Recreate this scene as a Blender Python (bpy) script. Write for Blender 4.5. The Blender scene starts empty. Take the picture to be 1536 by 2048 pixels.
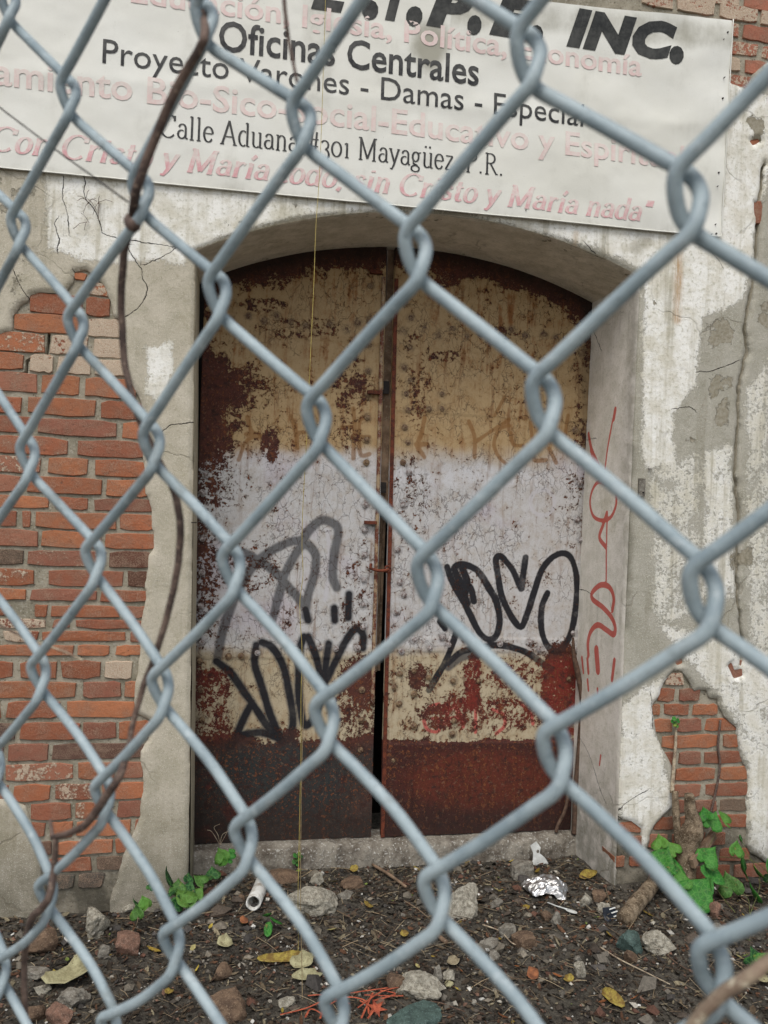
import bpy, bmesh, math, random
import numpy as np
from mathutils import Vector, Matrix, Euler, noise as mnoise
random.seed(7); rng = np.random.default_rng(7)
SC = bpy.context.scene; COL = SC.collection
# ------------------------------------------------------------------ camera, world, sun, exposure
FPX, CX, CY = 1695.0, 768.0, 1024.0
YAW, PITCH, ROLL = 11.03, -0.15, 2.11
CAM = np.array([0.0, -3.15, 1.48])
cam = bpy.data.cameras.new('camera'); camo = bpy.data.objects.new('camera', cam); COL.objects.link(camo)
camR = Matrix.Rotation(math.radians(-YAW), 3, 'Z') @ Matrix.Rotation(math.radians(90 + PITCH), 3, 'X') @ Matrix.Rotation(math.radians(ROLL), 3, 'Z')
camo.matrix_world = Matrix.Translation(CAM.tolist()) @ camR.to_4x4()
cam.sensor_fit = 'VERTICAL'; cam.sensor_height = 36; cam.sensor_width = 27; cam.lens = 36 * FPX / 2048
cam.clip_start = 0.01; cam.clip_end = 500
cam.dof.use_dof = True; cam.dof.focus_distance = 3.3; cam.dof.aperture_fstop = 25
SC.camera = camo
SC.view_settings.view_transform = 'Standard'; SC.view_settings.look = 'None'
SC.view_settings.exposure = 0.22; SC.view_settings.gamma = 1; SC.view_settings.use_curve_mapping = False
w = bpy.data.worlds.new("World"); SC.world = w; w.use_nodes = True
nt = w.node_tree; bg = nt.nodes['Background']
sky = nt.nodes.new('ShaderNodeTexSky'); sky.sky_type = 'NISHITA'; sky.sun_disc = False
sky.sun_elevation = math.radians(58); sky.sun_rotation = math.radians(200); sky.dust_density = 3.0
hs = nt.nodes.new('ShaderNodeHueSaturation'); hs.inputs['Saturation'].default_value = 0.42
nt.links.new(sky.outputs[0], hs.inputs['Color']); nt.links.new(hs.outputs[0], bg.inputs[0]); bg.inputs[1].default_value = 0.14
sun = bpy.data.lights.new('sun', 'SUN'); suno = bpy.data.objects.new('sun', sun); COL.objects.link(suno)
sun.energy = 1.2; sun.angle = math.radians(28); sun.color = (1, 0.96, 0.9)
_el, _ro = math.radians(58), math.radians(200)
_d = Vector((math.sin(_ro) * math.cos(_el), math.cos(_ro) * math.cos(_el), math.sin(_el)))
suno.rotation_euler = _d.to_track_quat('Z', 'Y').to_euler(); suno.location = (-2, -8, 10)
SC.cycles.max_bounces = 6; SC.cycles.use_denoising = True

# ------------------------------------------------------------------ photograph pixel -> point in the place
RM = np.array(camR)
def ray(px, py):
    px = np.asarray(px, float); py = np.asarray(py, float)
    d = np.stack([(px - CX) / FPX, -(py - CY) / FPX, -np.ones_like(px)], -1)
    return d @ RM.T
def W(px, py, y=0.0):                      # on the plane Y = y
    d = ray(px, py); return CAM + d * ((y - CAM[1]) / d[..., 1])[..., None]
def WX(px, py, x):                         # on the plane X = x
    d = ray(px, py); return CAM + d * ((x - CAM[0]) / d[..., 0])[..., None]
def PX(pts):                               # world -> photograph pixel
    c = (np.asarray(pts) - CAM) @ RM
    return CX + FPX * c[..., 0] / -c[..., 2], CY - FPX * c[..., 1] / -c[..., 2]
# ------------------------------------------------------------------ 2D noise and distance fields
_T = rng.random((256, 256))
def vnoise(x, y, o=0):
    xi = np.floor(x).astype(int); yi = np.floor(y).astype(int); fx = x - xi; fy = y - yi
    fx = fx * fx * (3 - 2 * fx); fy = fy * fy * (3 - 2 * fy)
    g = lambda a, b: _T[(a + 37 * o) & 255, (b + 91 * o) & 255]
    return (g(xi, yi) * (1 - fx) + g(xi + 1, yi) * fx) * (1 - fy) + (g(xi, yi + 1) * (1 - fx) + g(xi + 1, yi + 1) * fx) * fy
def fbm(x, y, o=0, n=4):
    s = 0; a = 1; t = 0
    for k in range(n):
        s = s + a * vnoise(x * 2 ** k, y * 2 ** k, o + k); t += a; a *= .55
    return s / t - .5
def sstep(a, b, x):
    t = np.clip((x - a) / (b - a), 0, 1); return t * t * (3 - 2 * t)
def dseg(P, pts, closed=False):            # distance of points P (n,2) to a polyline
    pts = np.asarray(pts, float); d = np.full(len(P), 1e9)
    m = len(pts) if closed else len(pts) - 1
    for i in range(m):
        a = pts[i]; b = pts[(i + 1) % len(pts)]; ab = b - a
        t = np.clip(((P - a) @ ab) / max(ab @ ab, 1e-12), 0, 1)
        d = np.minimum(d, np.hypot(*(P - a - t[:, None] * ab).T))
    return d
def inside(P, pts):
    pts = np.asarray(pts, float); r = np.zeros(len(P), bool); x, y = P.T
    for i in range(len(pts)):
        x1, y1 = pts[i]; x2, y2 = pts[i - 1]
        if y1 == y2: continue
        c = ((y1 > y) != (y2 > y)) & (x < (x2 - x1) * (y - y1) / (y2 - y1) + x1); r ^= c
    return r
def sdf(P, pts):                           # positive inside
    d = dseg(P, pts, True); return np.where(inside(P, pts), d, -d)
def smooth_line(pts, n=8):                 # Catmull-Rom in any dimension
    p = np.asarray(pts, float)
    if len(p) < 3: return p
    q = np.vstack([2 * p[0] - p[1], p, 2 * p[-1] - p[-2]]); out = []
    for i in range(len(p) - 1):
        a, b, c, d = q[i:i + 4]
        for k in range(n):
            t = k / n
            out.append(.5 * (2 * b + (c - a) * t + (2 * a - 5 * b + 4 * c - d) * t * t + (3 * b - a - 3 * c + d) * t ** 3))
    out.append(p[-1]); return np.array(out)
def PW(lst, y=0.0):                        # pixel list -> (X, Z) on the plane Y = y
    a = np.array(lst, float); p = W(a[:, 0], a[:, 1], y); return p[:, [0, 2]]

# ------------------------------------------------------------------ scene helpers
def thing(name, label, cat, loc=(0, 0, 0), rot=(0, 0, 0), group=None):
    o = bpy.data.objects.new(name, None); COL.objects.link(o); o.location = loc; o.rotation_euler = rot
    o.empty_display_size = .05; o['label'] = label; o['category'] = cat
    if group: o['group'] = group
    return o
def tag(o, label=None, cat=None, group=None, kind=None):
    if label: o['label'] = label
    if cat: o['category'] = cat
    if group: o['group'] = group
    if kind: o['kind'] = kind
    return o
def mesh(name, V, F, smooth=False):
    me = bpy.data.meshes.new(name)
    me.from_pydata(np.asarray(V, float).tolist(), [], F if isinstance(F, list) else np.asarray(F).tolist())
    if smooth: me.polygons.foreach_set('use_smooth', [True] * len(me.polygons))
    me.update(); return me
def fattr(me, name, vals): 
    a = me.attributes.new(name, 'FLOAT', 'POINT'); a.data.foreach_set('value', np.asarray(vals, np.float32).ravel())
def cattr(me, name, rgb):
    a = me.attributes.new(name, 'FLOAT_COLOR', 'POINT'); rgb = np.asarray(rgb, np.float32)
    a.data.foreach_set('color', np.c_[rgb, np.ones(len(rgb), np.float32)].ravel())
def put(name, me, mat, parent=None, loc=(0, 0, 0), rot=(0, 0, 0)):
    o = bpy.data.objects.new(name, me); COL.objects.link(o); o.location = loc; o.rotation_euler = rot
    if mat and len(me.materials) == 0: me.materials.append(mat)
    if parent: o.parent = parent
    return o
def tube(pts, rad, sides=8, cap=True):
    p = np.asarray(pts, float); n = len(p); r = np.broadcast_to(np.asarray(rad, float), (n,))
    T = np.gradient(p, axis=0); T /= np.linalg.norm(T, axis=1)[:, None] + 1e-12
    u = np.cross(T[0], [0, 0, 1.0])
    if np.linalg.norm(u) < .1: u = np.cross(T[0], [1.0, 0, 0])
    V = []
    for i in range(n):
        u = u - T[i] * (u @ T[i]); u /= np.linalg.norm(u) + 1e-12; v = np.cross(T[i], u)
        a = np.arange(sides) * 2 * np.pi / sides
        V.append(p[i] + r[i] * (np.cos(a)[:, None] * u + np.sin(a)[:, None] * v))
    V = np.vstack(V); F = []
    for i in range(n - 1):
        for k in range(sides):
            a = i * sides + k; b = i * sides + (k + 1) % sides; F.append([a, b, b + sides, a + sides])
    if cap: F.append(list(range(sides))[::-1]); F.append([(n - 1) * sides + k for k in range(sides)])
    return V, F
class MB:
    def __init__(s): s.V = []; s.F = []; s.n = 0; s.C = []
    def add(s, V, F, c=None):
        V = np.asarray(V, float); s.V.append(V); s.F += [[i + s.n for i in f] for f in F]; s.n += len(V)
        if c is not None: s.C.append(np.tile(np.asarray(c, float), (len(V), 1)))
        return s
    def box(s, c, d, R=None):
        v = np.array([[x, y, z] for x in (-.5, .5) for y in (-.5, .5) for z in (-.5, .5)]) * d
        if R is not None: v = v @ np.array(R).T
        return s.add(v + c, [[0, 1, 3, 2], [4, 6, 7, 5], [0, 4, 5, 1], [2, 3, 7, 6], [0, 2, 6, 4], [1, 5, 7, 3]])
    def me(s, name, smooth=False, org=(0, 0, 0)):
        m = mesh(name, np.vstack(s.V) - np.asarray(org), s.F, smooth)
        if s.C: cattr(m, 'col', np.vstack(s.C))
        return m
# ------------------------------------------------------------------ node helper
def lin(r, g, b):
    f = lambda c: (c / 255 / 12.92) if c / 255 <= .04045 else ((c / 255 + .055) / 1.055) ** 2.4
    return (f(r), f(g), f(b))
class NM:
    def __init__(s, name, rough=.9):
        s.m = bpy.data.materials.new(name); s.m.use_nodes = True; s.t = s.m.node_tree; s.t.nodes.clear()
        s.out = s.t.nodes.new('ShaderNodeOutputMaterial'); s.b = s.t.nodes.new('ShaderNodeBsdfPrincipled')
        s.t.links.new(s.b.outputs[0], s.out.inputs[0]); s.b.inputs['Roughness'].default_value = rough
        s.tc = s.t.nodes.new('ShaderNodeTexCoord'); s.P = s.tc.outputs['Object']
    def set(s, sock, v):
        if hasattr(v, 'is_output') or isinstance(v, bpy.types.NodeSocket): s.t.links.new(v, sock)
        elif isinstance(v, (tuple, list)):
            sock.default_value = (*v, 1) if (len(v) == 3 and len(sock.default_value) == 4) else v
        else: sock.default_value = v
    def noise(s, sc, det=4, rough=.6, vec=None, dist=0, out=0):
        n = s.t.nodes.new('ShaderNodeTexNoise'); s.set(n.inputs['Vector'], vec or s.P)
        n.inputs['Scale'].default_value = sc; n.inputs['Detail'].default_value = det; n.inputs['Roughness'].default_value = rough; n.inputs['Distortion'].default_value = dist
        return n.outputs[out]
    def vor(s, sc, feat='F1', vec=None, out=0, rnd=1):
        n = s.t.nodes.new('ShaderNodeTexVoronoi'); n.feature = feat; s.set(n.inputs['Vector'], vec or s.P); n.inputs['Scale'].default_value = sc
        n.inputs['Randomness'].default_value = rnd
        return n.outputs[out]
    def ma(s, op, a, b=0.0, c=None, clamp=False):
        n = s.t.nodes.new('ShaderNodeMath'); n.operation = op; n.use_clamp = clamp; s.set(n.inputs[0], a); s.set(n.inputs[1], b)
        if c is not None: s.set(n.inputs[2], c)
        return n.outputs[0]
    def vm(s, op, a, b):
        n = s.t.nodes.new('ShaderNodeVectorMath'); n.operation = op; s.set(n.inputs[0], a); s.set(n.inputs[1], b); return n.outputs[0]
    def scale(s, v3, vec=None): return s.vm('MULTIPLY', vec or s.P, v3)
    def warp(s, amt, sc, vec=None):
        c = s.noise(sc, 3, vec=vec, out=1); c = s.vm('SUBTRACT', c, (.5, .5, .5)); c = s.vm('MULTIPLY', c, (amt, amt, amt)); return s.vm('ADD', vec or s.P, c)
    def ss(s, x, a, b, lo=0.0, hi=1.0):
        n = s.t.nodes.new('ShaderNodeMapRange'); n.interpolation_type = 'SMOOTHSTEP' 
        s.set(n.inputs[0], x); n.inputs[1].default_value = a; n.inputs[2].default_value = b; n.inputs[3].default_value = lo; n.inputs[4].default_value = hi
        return n.outputs[0]
    def mix(s, f, a, b, mode='MIX'):
        n = s.t.nodes.new('ShaderNodeMix'); n.data_type = 'RGBA'; n.blend_type = mode; n.clamp_factor = True
        s.set(n.inputs[0], f); s.set(n.inputs[6], a); s.set(n.inputs[7], b); return n.outputs[2]
    def at(s, name, fac=True):
        n = s.t.nodes.new('ShaderNodeAttribute'); n.attribute_name = name; return n.outputs['Fac' if fac else 'Color']
    def oinfo(s, k):
        n = [x for x in s.t.nodes if x.bl_idname == 'ShaderNodeObjectInfo'] or [s.t.nodes.new('ShaderNodeObjectInfo')]; return n[0].outputs[k]
    def bump(s, h, dist=.002, st=1.0, prev=None):
        n = s.t.nodes.new('ShaderNodeBump'); s.set(n.inputs['Height'], h); n.inputs['Distance'].default_value = dist; n.inputs['Strength'].default_value = st
        if prev: s.set(n.inputs['Normal'], prev)
        return n.outputs[0]
    def done(s, col, bump=None, rough=None, metal=None):
        s.set(s.b.inputs['Base Color'], col)
        if bump is not None: s.set(s.b.inputs['Normal'], bump)
        if rough is not None: s.set(s.b.inputs['Roughness'], rough)
        if metal is not None: s.set(s.b.inputs['Metallic'], metal)
        s.b.inputs['Specular IOR Level'].default_value = .3
        return s.m
def shift(g):                              # object coords moved by a random amount per object
    r = g.oinfo('Random'); n = g.t.nodes.new('ShaderNodeCombineXYZ')
    g.set(n.inputs[0], g.ma('MULTIPLY', r, 37.0)); g.set(n.inputs[1], g.ma('MULTIPLY', r, 91.0)); g.set(n.inputs[2], g.ma('MULTIPLY', r, 53.0))
    g.P = g.vm('ADD', g.P, n.outputs[0])
# ---- materials
def m_plaster():
    g = NM('lime_plaster'); 
    n2 = g.noise(13, 7, .62); n3 = g.noise(70, 5, .65); n4 = g.noise(330, 3, .6); n1 = g.noise(2.3, 4)
    st = g.noise(1.0, 6, .6, vec=g.scale((26, 26, 1.5))); st2 = g.noise(1.0, 5, .7, vec=g.scale((60, 60, 7)))
    f = g.ma('ADD', g.at('white'), g.ma('MULTIPLY', g.ma('SUBTRACT', n2, .5), 1.5))
    f = g.ma('ADD', f, g.ma('MULTIPLY', g.ma('SUBTRACT', n3, .5), 1.5)); 
    f = g.ma('ADD', f, g.ma('MULTIPLY', g.ma('SUBTRACT', st2, .5), .55)); f = g.ma('ADD', f, g.ma('MULTIPLY', g.ma('SUBTRACT', n4, .5), .5)); wm = g.ss(f, -.13, .17)
    base = g.mix(g.ss(n2, .3, .7), g.at('tint', False), g.vm('MULTIPLY', g.at('tint', False), (.80, .80, .76)))
    base = g.mix(g.ss(n3, .5, .75), base, g.vm('MULTIPLY', base, (.80, .79, .75)))
    base = g.mix(g.ss(n4, .58, .68, 0, .75), base, lin(228, 225, 212)); base = g.mix(g.ss(g.noise(190, 3, .6), .60, .70, 0, .5), base, lin(140, 132, 114))
    base = g.mix(g.ss(n4, .38, .28, 0, .6), base, g.vm('MULTIPLY', base, (.55, .53, .5)))
    wh = g.mix(g.ss(n2, .38, .66), lin(246, 245, 238), lin(222, 218, 204)); wh = g.mix(g.ss(st, .48, .72, 0, .5), wh, lin(180, 172, 144))
    wh = g.mix(g.ss(n3, .50, .70, 0, .75), wh, lin(184, 180, 160))
    c = g.mix(wm, base, wh)
    # peeled second layer, darker bare render
    p = g.ma('ADD', g.at('peel'), g.ma('MULTIPLY', g.ma('SUBTRACT', g.noise(11, 8, .68, vec=g.warp(.04, 16)), .5), 2.0)); pm = g.ss(p, .0, .05)
    c = g.mix(pm, c, g.mix(g.ss(n3, .35, .65), lin(164, 158, 142), lin(142, 135, 116)))
    # runs and rust
    run = g.ma('MULTIPLY', g.ss(st, .5, .72), g.ss(n1, .42, .6)); c = g.mix(g.ma('MULTIPLY', run, .38), c, lin(128, 122, 100))
    c = g.mix(g.ma('MULTIPLY', g.at('rust'), g.ss(st2, .3, .65)), c, lin(178, 132, 74))
    c = g.mix(g.ma('MULTIPLY', g.at('grime'), g.ss(n2, .3, .62, .35, 1)), c, lin(84, 80, 66))
    c = g.mix(g.ma('MULTIPLY', g.ss(g.noise(1.7, 6, .7), .50, .68), g.ss(n2, .3, .6)), c, g.vm('MULTIPLY', c, (.88, .87, .82)))
    c = g.mix(g.ma('MULTIPLY', g.ss(g.noise(5, 7, .72), .56, .66), .75), c, g.vm('MULTIPLY', c, (.87, .87, .84)))
    # hairline cracks everywhere
    v = g.vor(2.6, 'DISTANCE_TO_EDGE', vec=g.warp(.16, 5)); hc = g.ma('MULTIPLY', g.ss(v, .012, .003), g.ss(n1, .48, .6)); c = g.mix(g.ma('MULTIPLY', hc, .35), c, lin(110, 102, 86))
    # traced cracks
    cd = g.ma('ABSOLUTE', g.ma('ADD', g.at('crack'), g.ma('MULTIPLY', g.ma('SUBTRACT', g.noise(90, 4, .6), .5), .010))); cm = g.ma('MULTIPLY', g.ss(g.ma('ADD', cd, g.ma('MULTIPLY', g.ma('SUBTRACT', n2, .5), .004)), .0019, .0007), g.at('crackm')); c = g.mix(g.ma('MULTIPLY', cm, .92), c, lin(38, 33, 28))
    c = g.mix(g.ss(g.ma('ADD', g.at('red'), g.ma('MULTIPLY', g.ma('SUBTRACT', n3, .5), .25)), .06, -.06, 0, .85), c, lin(196, 60, 44))
    h = g.ma('ADD', g.ma('MULTIPLY', n3, .9), g.ma('MULTIPLY', n4, .6)); h = g.ma('ADD', h, g.ma('MULTIPLY', wm, .35)); h = g.ma('SUBTRACT', h, g.ma('MULTIPLY', pm, 1.3))
    h = g.ma('SUBTRACT', h, g.ma('MULTIPLY', cm, 2.5)); h = g.ma('SUBTRACT', h, g.ma('MULTIPLY', hc, .4))
    return g.done(c, g.bump(h, .0035, .8), .93)
def m_brick():
    g = NM('fired_brick'); shift(g); oc = g.oinfo('Color'); al = g.oinfo('Alpha')
    n1 = g.noise(18, 5, .6); n2 = g.noise(90, 5, .65); n3 = g.noise(420, 3); st = g.noise(1, 4, .6, vec=g.scale((18, 18, 90)))
    c = g.mix(g.ss(n1, .35, .7), oc, g.vm('MULTIPLY', oc, (.68, .62, .58)))
    c = g.mix(g.ss(n2, .52, .72, 0, .6), c, g.vm('MULTIPLY', oc, (1.2, 1.4, 1.4)))
    c = g.mix(g.ss(n2, .36, .30, 0, .8), c, lin(60, 36, 30))
    c = g.mix(g.ss(n3, .66, .74, 0, .5), c, lin(205, 175, 150))
    wf = g.ma('ADD', g.ma('ADD', g.ma('MULTIPLY', n2, .7), g.ma('MULTIPLY', n1, .5)), al); wm = g.ss(wf, .84, .90)
    c = g.mix(wm, c, g.mix(g.ss(n3, .4, .7), lin(198, 184, 162), lin(170, 136, 114)))
    dust = g.ss(g.ma('ADD', n3, g.ma('MULTIPLY', n1, .6)), .74, .96, 0, .5); c = g.mix(dust, c, lin(176, 150, 128))
    h = g.ma('ADD', n2, g.ma('MULTIPLY', n3, .4)); h = g.ma('ADD', h, g.ma('MULTIPLY', wm, .3))
    return g.done(c, g.bump(h, .0035, .9), .9)
def m_mortar():
    g = NM('sandy_mortar'); n1 = g.noise(9, 5); n2 = g.noise(120, 5, .7); n3 = g.noise(500, 2)
    c = g.mix(g.ss(n1, .35, .65), lin(172, 164, 146), lin(138, 132, 114)); c = g.mix(g.ss(n2, .54, .70), c, lin(186, 182, 168)); c = g.mix(g.ss(n2, .42, .33), c, lin(88, 80, 66))
    c = g.mix(g.ma('MULTIPLY', g.at('grime'), g.ss(n1, .3, .6, .4, 1)), c, lin(62, 58, 50))
    return g.done(c, g.bump(g.ma('ADD', n2, g.ma('MULTIPLY', n3, .5)), .004, .9), .95)
def m_door():
    g = NM('peeling_painted_steel'); P = g.P
    n1 = g.noise(4, 5); n2 = g.noise(19, 9, .70, vec=g.warp(.03, 25)); n3 = g.noise(75, 6, .7); n4 = g.noise(300, 3, .6)
    v = g.noise(1, 6, .62, vec=g.scale((40, 40, 3.5)))
    # undercoat
    u = g.mix(g.ss(n3, .36, .64), g.at('under', False), g.vm('MULTIPLY', g.at('under', False), (.42, .42, .5)))
    u = g.mix(g.ma('MULTIPLY', g.ss(n2, .5, .64), .8), u, lin(66, 36, 32)); u = g.mix(g.ss(n4, .58, .70, 0, .75), u, lin(122, 74, 46))
    u = g.mix(g.ss(g.ma('ADD', n3, g.ma('MULTIPLY', v, .3)), .68, .80, 0, .75), u, lin(138, 82, 48)); u = g.mix(g.ss(g.noise(38, 6, .75), .54, .62, 0, .6), u, lin(40, 32, 30)); u = g.mix(g.ss(g.noise(52, 6, .75), .57, .63, 0, .5), u, lin(132, 104, 84))
    # topcoat
    t = g.mix(g.ss(n2, .4, .75), g.at('top', False), g.vm('MULTIPLY', g.at('top', False), (.84, .76, .66)))
    t = g.mix(g.ma('MULTIPLY', g.ss(g.ma('ADD', g.ma('MULTIPLY', v, .6), g.ma('MULTIPLY', n2, .5)), .53, .70), g.at('stain')), t, lin(146, 92, 40))
    t = g.mix(g.ss(n4, .60, .72, 0, .6), t, lin(110, 90, 70)); t = g.mix(g.ss(n3, .54, .70, 0, .45), t, g.vm('MULTIPLY', t, (.62, .56, .5)))
    t = g.mix(g.ma('MULTIPLY', g.ss(v, .52, .66), g.ss(n1, .42, .6, .1, .5)), t, lin(120, 88, 58))
    # graffiti on the topcoat
    jit = g.ma('ADD', g.ma('MULTIPLY', g.ma('SUBTRACT', n3, .5), .7), g.ma('MULTIPLY', g.ma('SUBTRACT', g.noise(9, 2), .5), .9))
    t = g.mix(g.ss(g.ma('ADD', g.at('brown'), jit), .35, -.35, 0, .72), t, lin(140, 96, 48))
    t = g.mix(g.ss(g.ma('ADD', g.at('pink'), jit), .3, -.3, 0, .85), t, lin(198, 84, 80))
    t = g.mix(g.ss(g.ma('ADD', g.at('pale'), jit), .5, -.5, 0, .8), t, lin(205, 203, 206))
    gr = g.ss(g.ma('ADD', g.at('grey'), jit), .75, -.65, 0, .82); t = g.mix(gr, t, lin(66, 68, 72))
    bk = g.ma('MULTIPLY', g.ss(g.ma('ADD', g.at('black'), jit), .32, -.30), g.ss(g.noise(6, 5, .7), .30, .48, .72, 1.0)); t = g.mix(bk, t, lin(32, 33, 38))
    u = g.mix(g.ma('MULTIPLY', g.ma('MAXIMUM', bk, gr), .55), u, lin(34, 32, 34))
    # crackle
    cr = g.vor(26, 'DISTANCE_TO_EDGE', vec=g.scale((1.25, 1, .8), g.warp(.035, 40))); ca = g.ma('MULTIPLY', g.ss(cr, .035, .008), g.ss(g.noise(7, 4), .48, .6))
    cr2 = g.vor(11, 'DISTANCE_TO_EDGE', vec=g.scale((2.1, 1, .8), g.warp(.07, 22))); cb = g.ma('MULTIPLY', g.ss(cr2, .022, .006), g.ss(g.noise(3.5, 4), .42, .55))
    ca = g.ma('MAXIMUM', ca, cb); t = g.mix(g.ma('MULTIPLY', ca, .55), t, lin(58, 38, 30))
    # chips
    cf = g.ma('ADD', g.at('chip'), g.ma('MULTIPLY', g.ma('SUBTRACT', n2, .5), 2.9)); cf = g.ma('ADD', cf, g.ma('MULTIPLY', g.ma('SUBTRACT', n3, .5), 2.9)); cf = g.ma('ADD', cf, g.ma('MULTIPLY', ca, .18))
    cm = g.ss(cf, -.02, .03); edge = g.ma('MULTIPLY', g.ss(cf, -.16, -.03), g.ma('SUBTRACT', 1.0, cm))
    t = g.mix(g.ma('MULTIPLY', edge, .35), t, g.vm('MULTIPLY', t, (1.15, 1.12, 1.05)))
    c = g.mix(cm, t, u)
    c = g.mix(g.ma('MULTIPLY', g.at('dirt_shade'), g.ss(n2, .2, .6, .6, 1)), c, lin(40, 32, 28))
    c = g.mix(g.ma('MULTIPLY', g.at('rivrust'), g.ss(n3, .35, .55)), c, lin(62, 46, 38))
    h = g.ma('SUBTRACT', g.ma('MULTIPLY', n3, .18), g.ma('MULTIPLY', cm, .55)); h = g.ma('SUBTRACT', h, g.ma('MULTIPLY', ca, .35)); h = g.ma('ADD', h, g.ma('MULTIPLY', n4, .1)); h = g.ma('ADD', h, g.ma('MULTIPLY', edge, .25))
    return g.done(c, g.bump(h, .004, .8), g.mix(cm, (.62,) * 3, (.82,) * 3))
def m_simple(name, c1, c2, sc=30, rough=.85, c3=None, bd=.002, bs=.6, metal=None, sh=True, th=(.35, .65)):
    g = NM(name)
    if sh: shift(g)
    n1 = g.noise(sc, 6, .65); n2 = g.noise(sc * 6, 4, .65)
    c = g.mix(g.ss(n1, *th), lin(*c1), lin(*c2))
    if c3: c = g.mix(g.ss(n2, .56, .66), c, lin(*c3))
    c = g.mix(g.ss(n2, .42, .30, 0, .5), c, g.vm('MULTIPLY', c, (.5, .5, .5)))
    return g.done(c, g.bump(g.ma('ADD', n1, g.ma('MULTIPLY', n2, .5)), bd, bs), rough, metal)
def m_vcol(name, rough=.9, sc=150, bd=.001, trans=0):
    g = NM(name); n = g.noise(sc, 4, .6); c = g.mix(g.ss(n, .3, .7), g.at('col', False), g.vm('MULTIPLY', g.at('col', False), (.6, .6, .6)))
    m = g.done(c, g.bump(n, bd, .6), rough); return m
def m_leaf(name, c1, c2):
    g = NM(name); shift(g); n = g.noise(45, 5, .6); n2 = g.noise(9, 3)
    c = g.mix(g.ss(n, .35, .7), lin(*c1), lin(*c2)); c = g.mix(g.ss(n2, .66, .72, 0, .7), c, lin(150, 150, 60))
    c = g.mix(g.ss(g.oinfo('Random'), .3, 1.0, 0, .6), c, lin(96, 132, 52)); c = g.mix(g.ss(n, .62, .68, 0, .6), c, lin(120, 104, 56)); v = g.vor(60, 'DISTANCE_TO_EDGE'); c = g.mix(g.ss(v, .12, .02, 0, .25), c, lin(110, 160, 80))
    m = g.done(c, g.bump(g.ma('ADD', n, g.ss(v, .15, 0)), .001, .5), .65); 
    g.b.inputs['Subsurface Weight'].default_value = 0
    return m
def m_ground():
    g = NM('damp_dirt', .95); n1 = g.noise(3.5, 5); n2 = g.noise(28, 7, .7); n3 = g.noise(160, 5, .7); n4 = g.noise(600, 2)
    c = g.mix(g.ss(n1, .35, .65), lin(72, 68, 60), lin(92, 87, 78)); c = g.mix(g.ss(n2, .4, .62), c, lin(42, 38, 33)); c = g.mix(g.ss(n3, .55, .68), c, lin(104, 98, 87)); c = g.mix(g.ss(n3, .42, .34), c, lin(28, 23, 20))
    c = g.mix(g.ss(n4, .68, .74), c, lin(150, 145, 135))
    h = g.ma('ADD', n2, g.ma('MULTIPLY', n3, .6)); return g.done(c, g.bump(h, .008, 1.0), .97)
def m_banner():
    g = NM('faded_vinyl', .55); n1 = g.noise(1.6, 5); n2 = g.noise(9, 6, .65); n3 = g.noise(900, 1); st = g.noise(1, 5, .6, vec=g.scale((8, 8, 1.2)))
    c = g.mix(g.ss(n1, .3, .7), lin(232, 232, 224), lin(222, 221, 210)); c = g.mix(g.ss(n3, .4, .6, 0, .12), c, lin(160, 158, 145))
    d = g.ma('ADD', g.at('dirt'), g.ma('MULTIPLY', g.ma('SUBTRACT', g.ma('ADD', n2, st), 1.0), 1.0)); c = g.mix(g.ss(d, .0, .9, 0, .75), c, lin(132, 128, 108))
    c = g.mix(g.ss(g.noise(160, 3), .70, .76, 0, .6), c, lin(150, 145, 125))
    return g.done(c, g.bump(g.ma('ADD', n2, g.ma('MULTIPLY', n3, .05)), .004, .25), .5)
def m_print(name, rgb, fade, back=(226, 225, 215)):
    g = NM(name, .55); n = g.noise(7, 6, .65); n2 = g.noise(60, 5, .7)
    f = g.ss(g.ma('ADD', n, g.ma('MULTIPLY', n2, .45)), .55, .95, fade[0], fade[1])
    return g.done(g.mix(f, lin(*back), lin(*rgb)), None, .5)
def m_wire():
    g = NM('painted_galvanised_wire', .42); n = g.noise(220, 5, .65); n2 = g.noise(60, 4); n3 = g.noise(900, 3)
    c = g.mix(g.ss(n2, .35, .7), lin(164, 178, 182), lin(136, 151, 157)); c = g.mix(g.ss(n, .54, .72, 0, .7), c, lin(184, 194, 196)); c = g.mix(g.ss(n3, .62, .74, 0, .7), c, lin(84, 92, 96)); c = g.mix(g.ss(g.noise(34, 5, .7), .58, .70, 0, .5), c, lin(104, 108, 104)); c = g.mix(g.ss(g.noise(140, 4, .7), .70, .76, 0, .7), c, lin(112, 88, 66))
    c = g.mix(g.ss(n, .38, .30, 0, .5), c, lin(104, 118, 126))
    return g.done(c, g.bump(g.ma('ADD', n, g.ma('MULTIPLY', n3, .4)), .0004, .6), .45)
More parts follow.
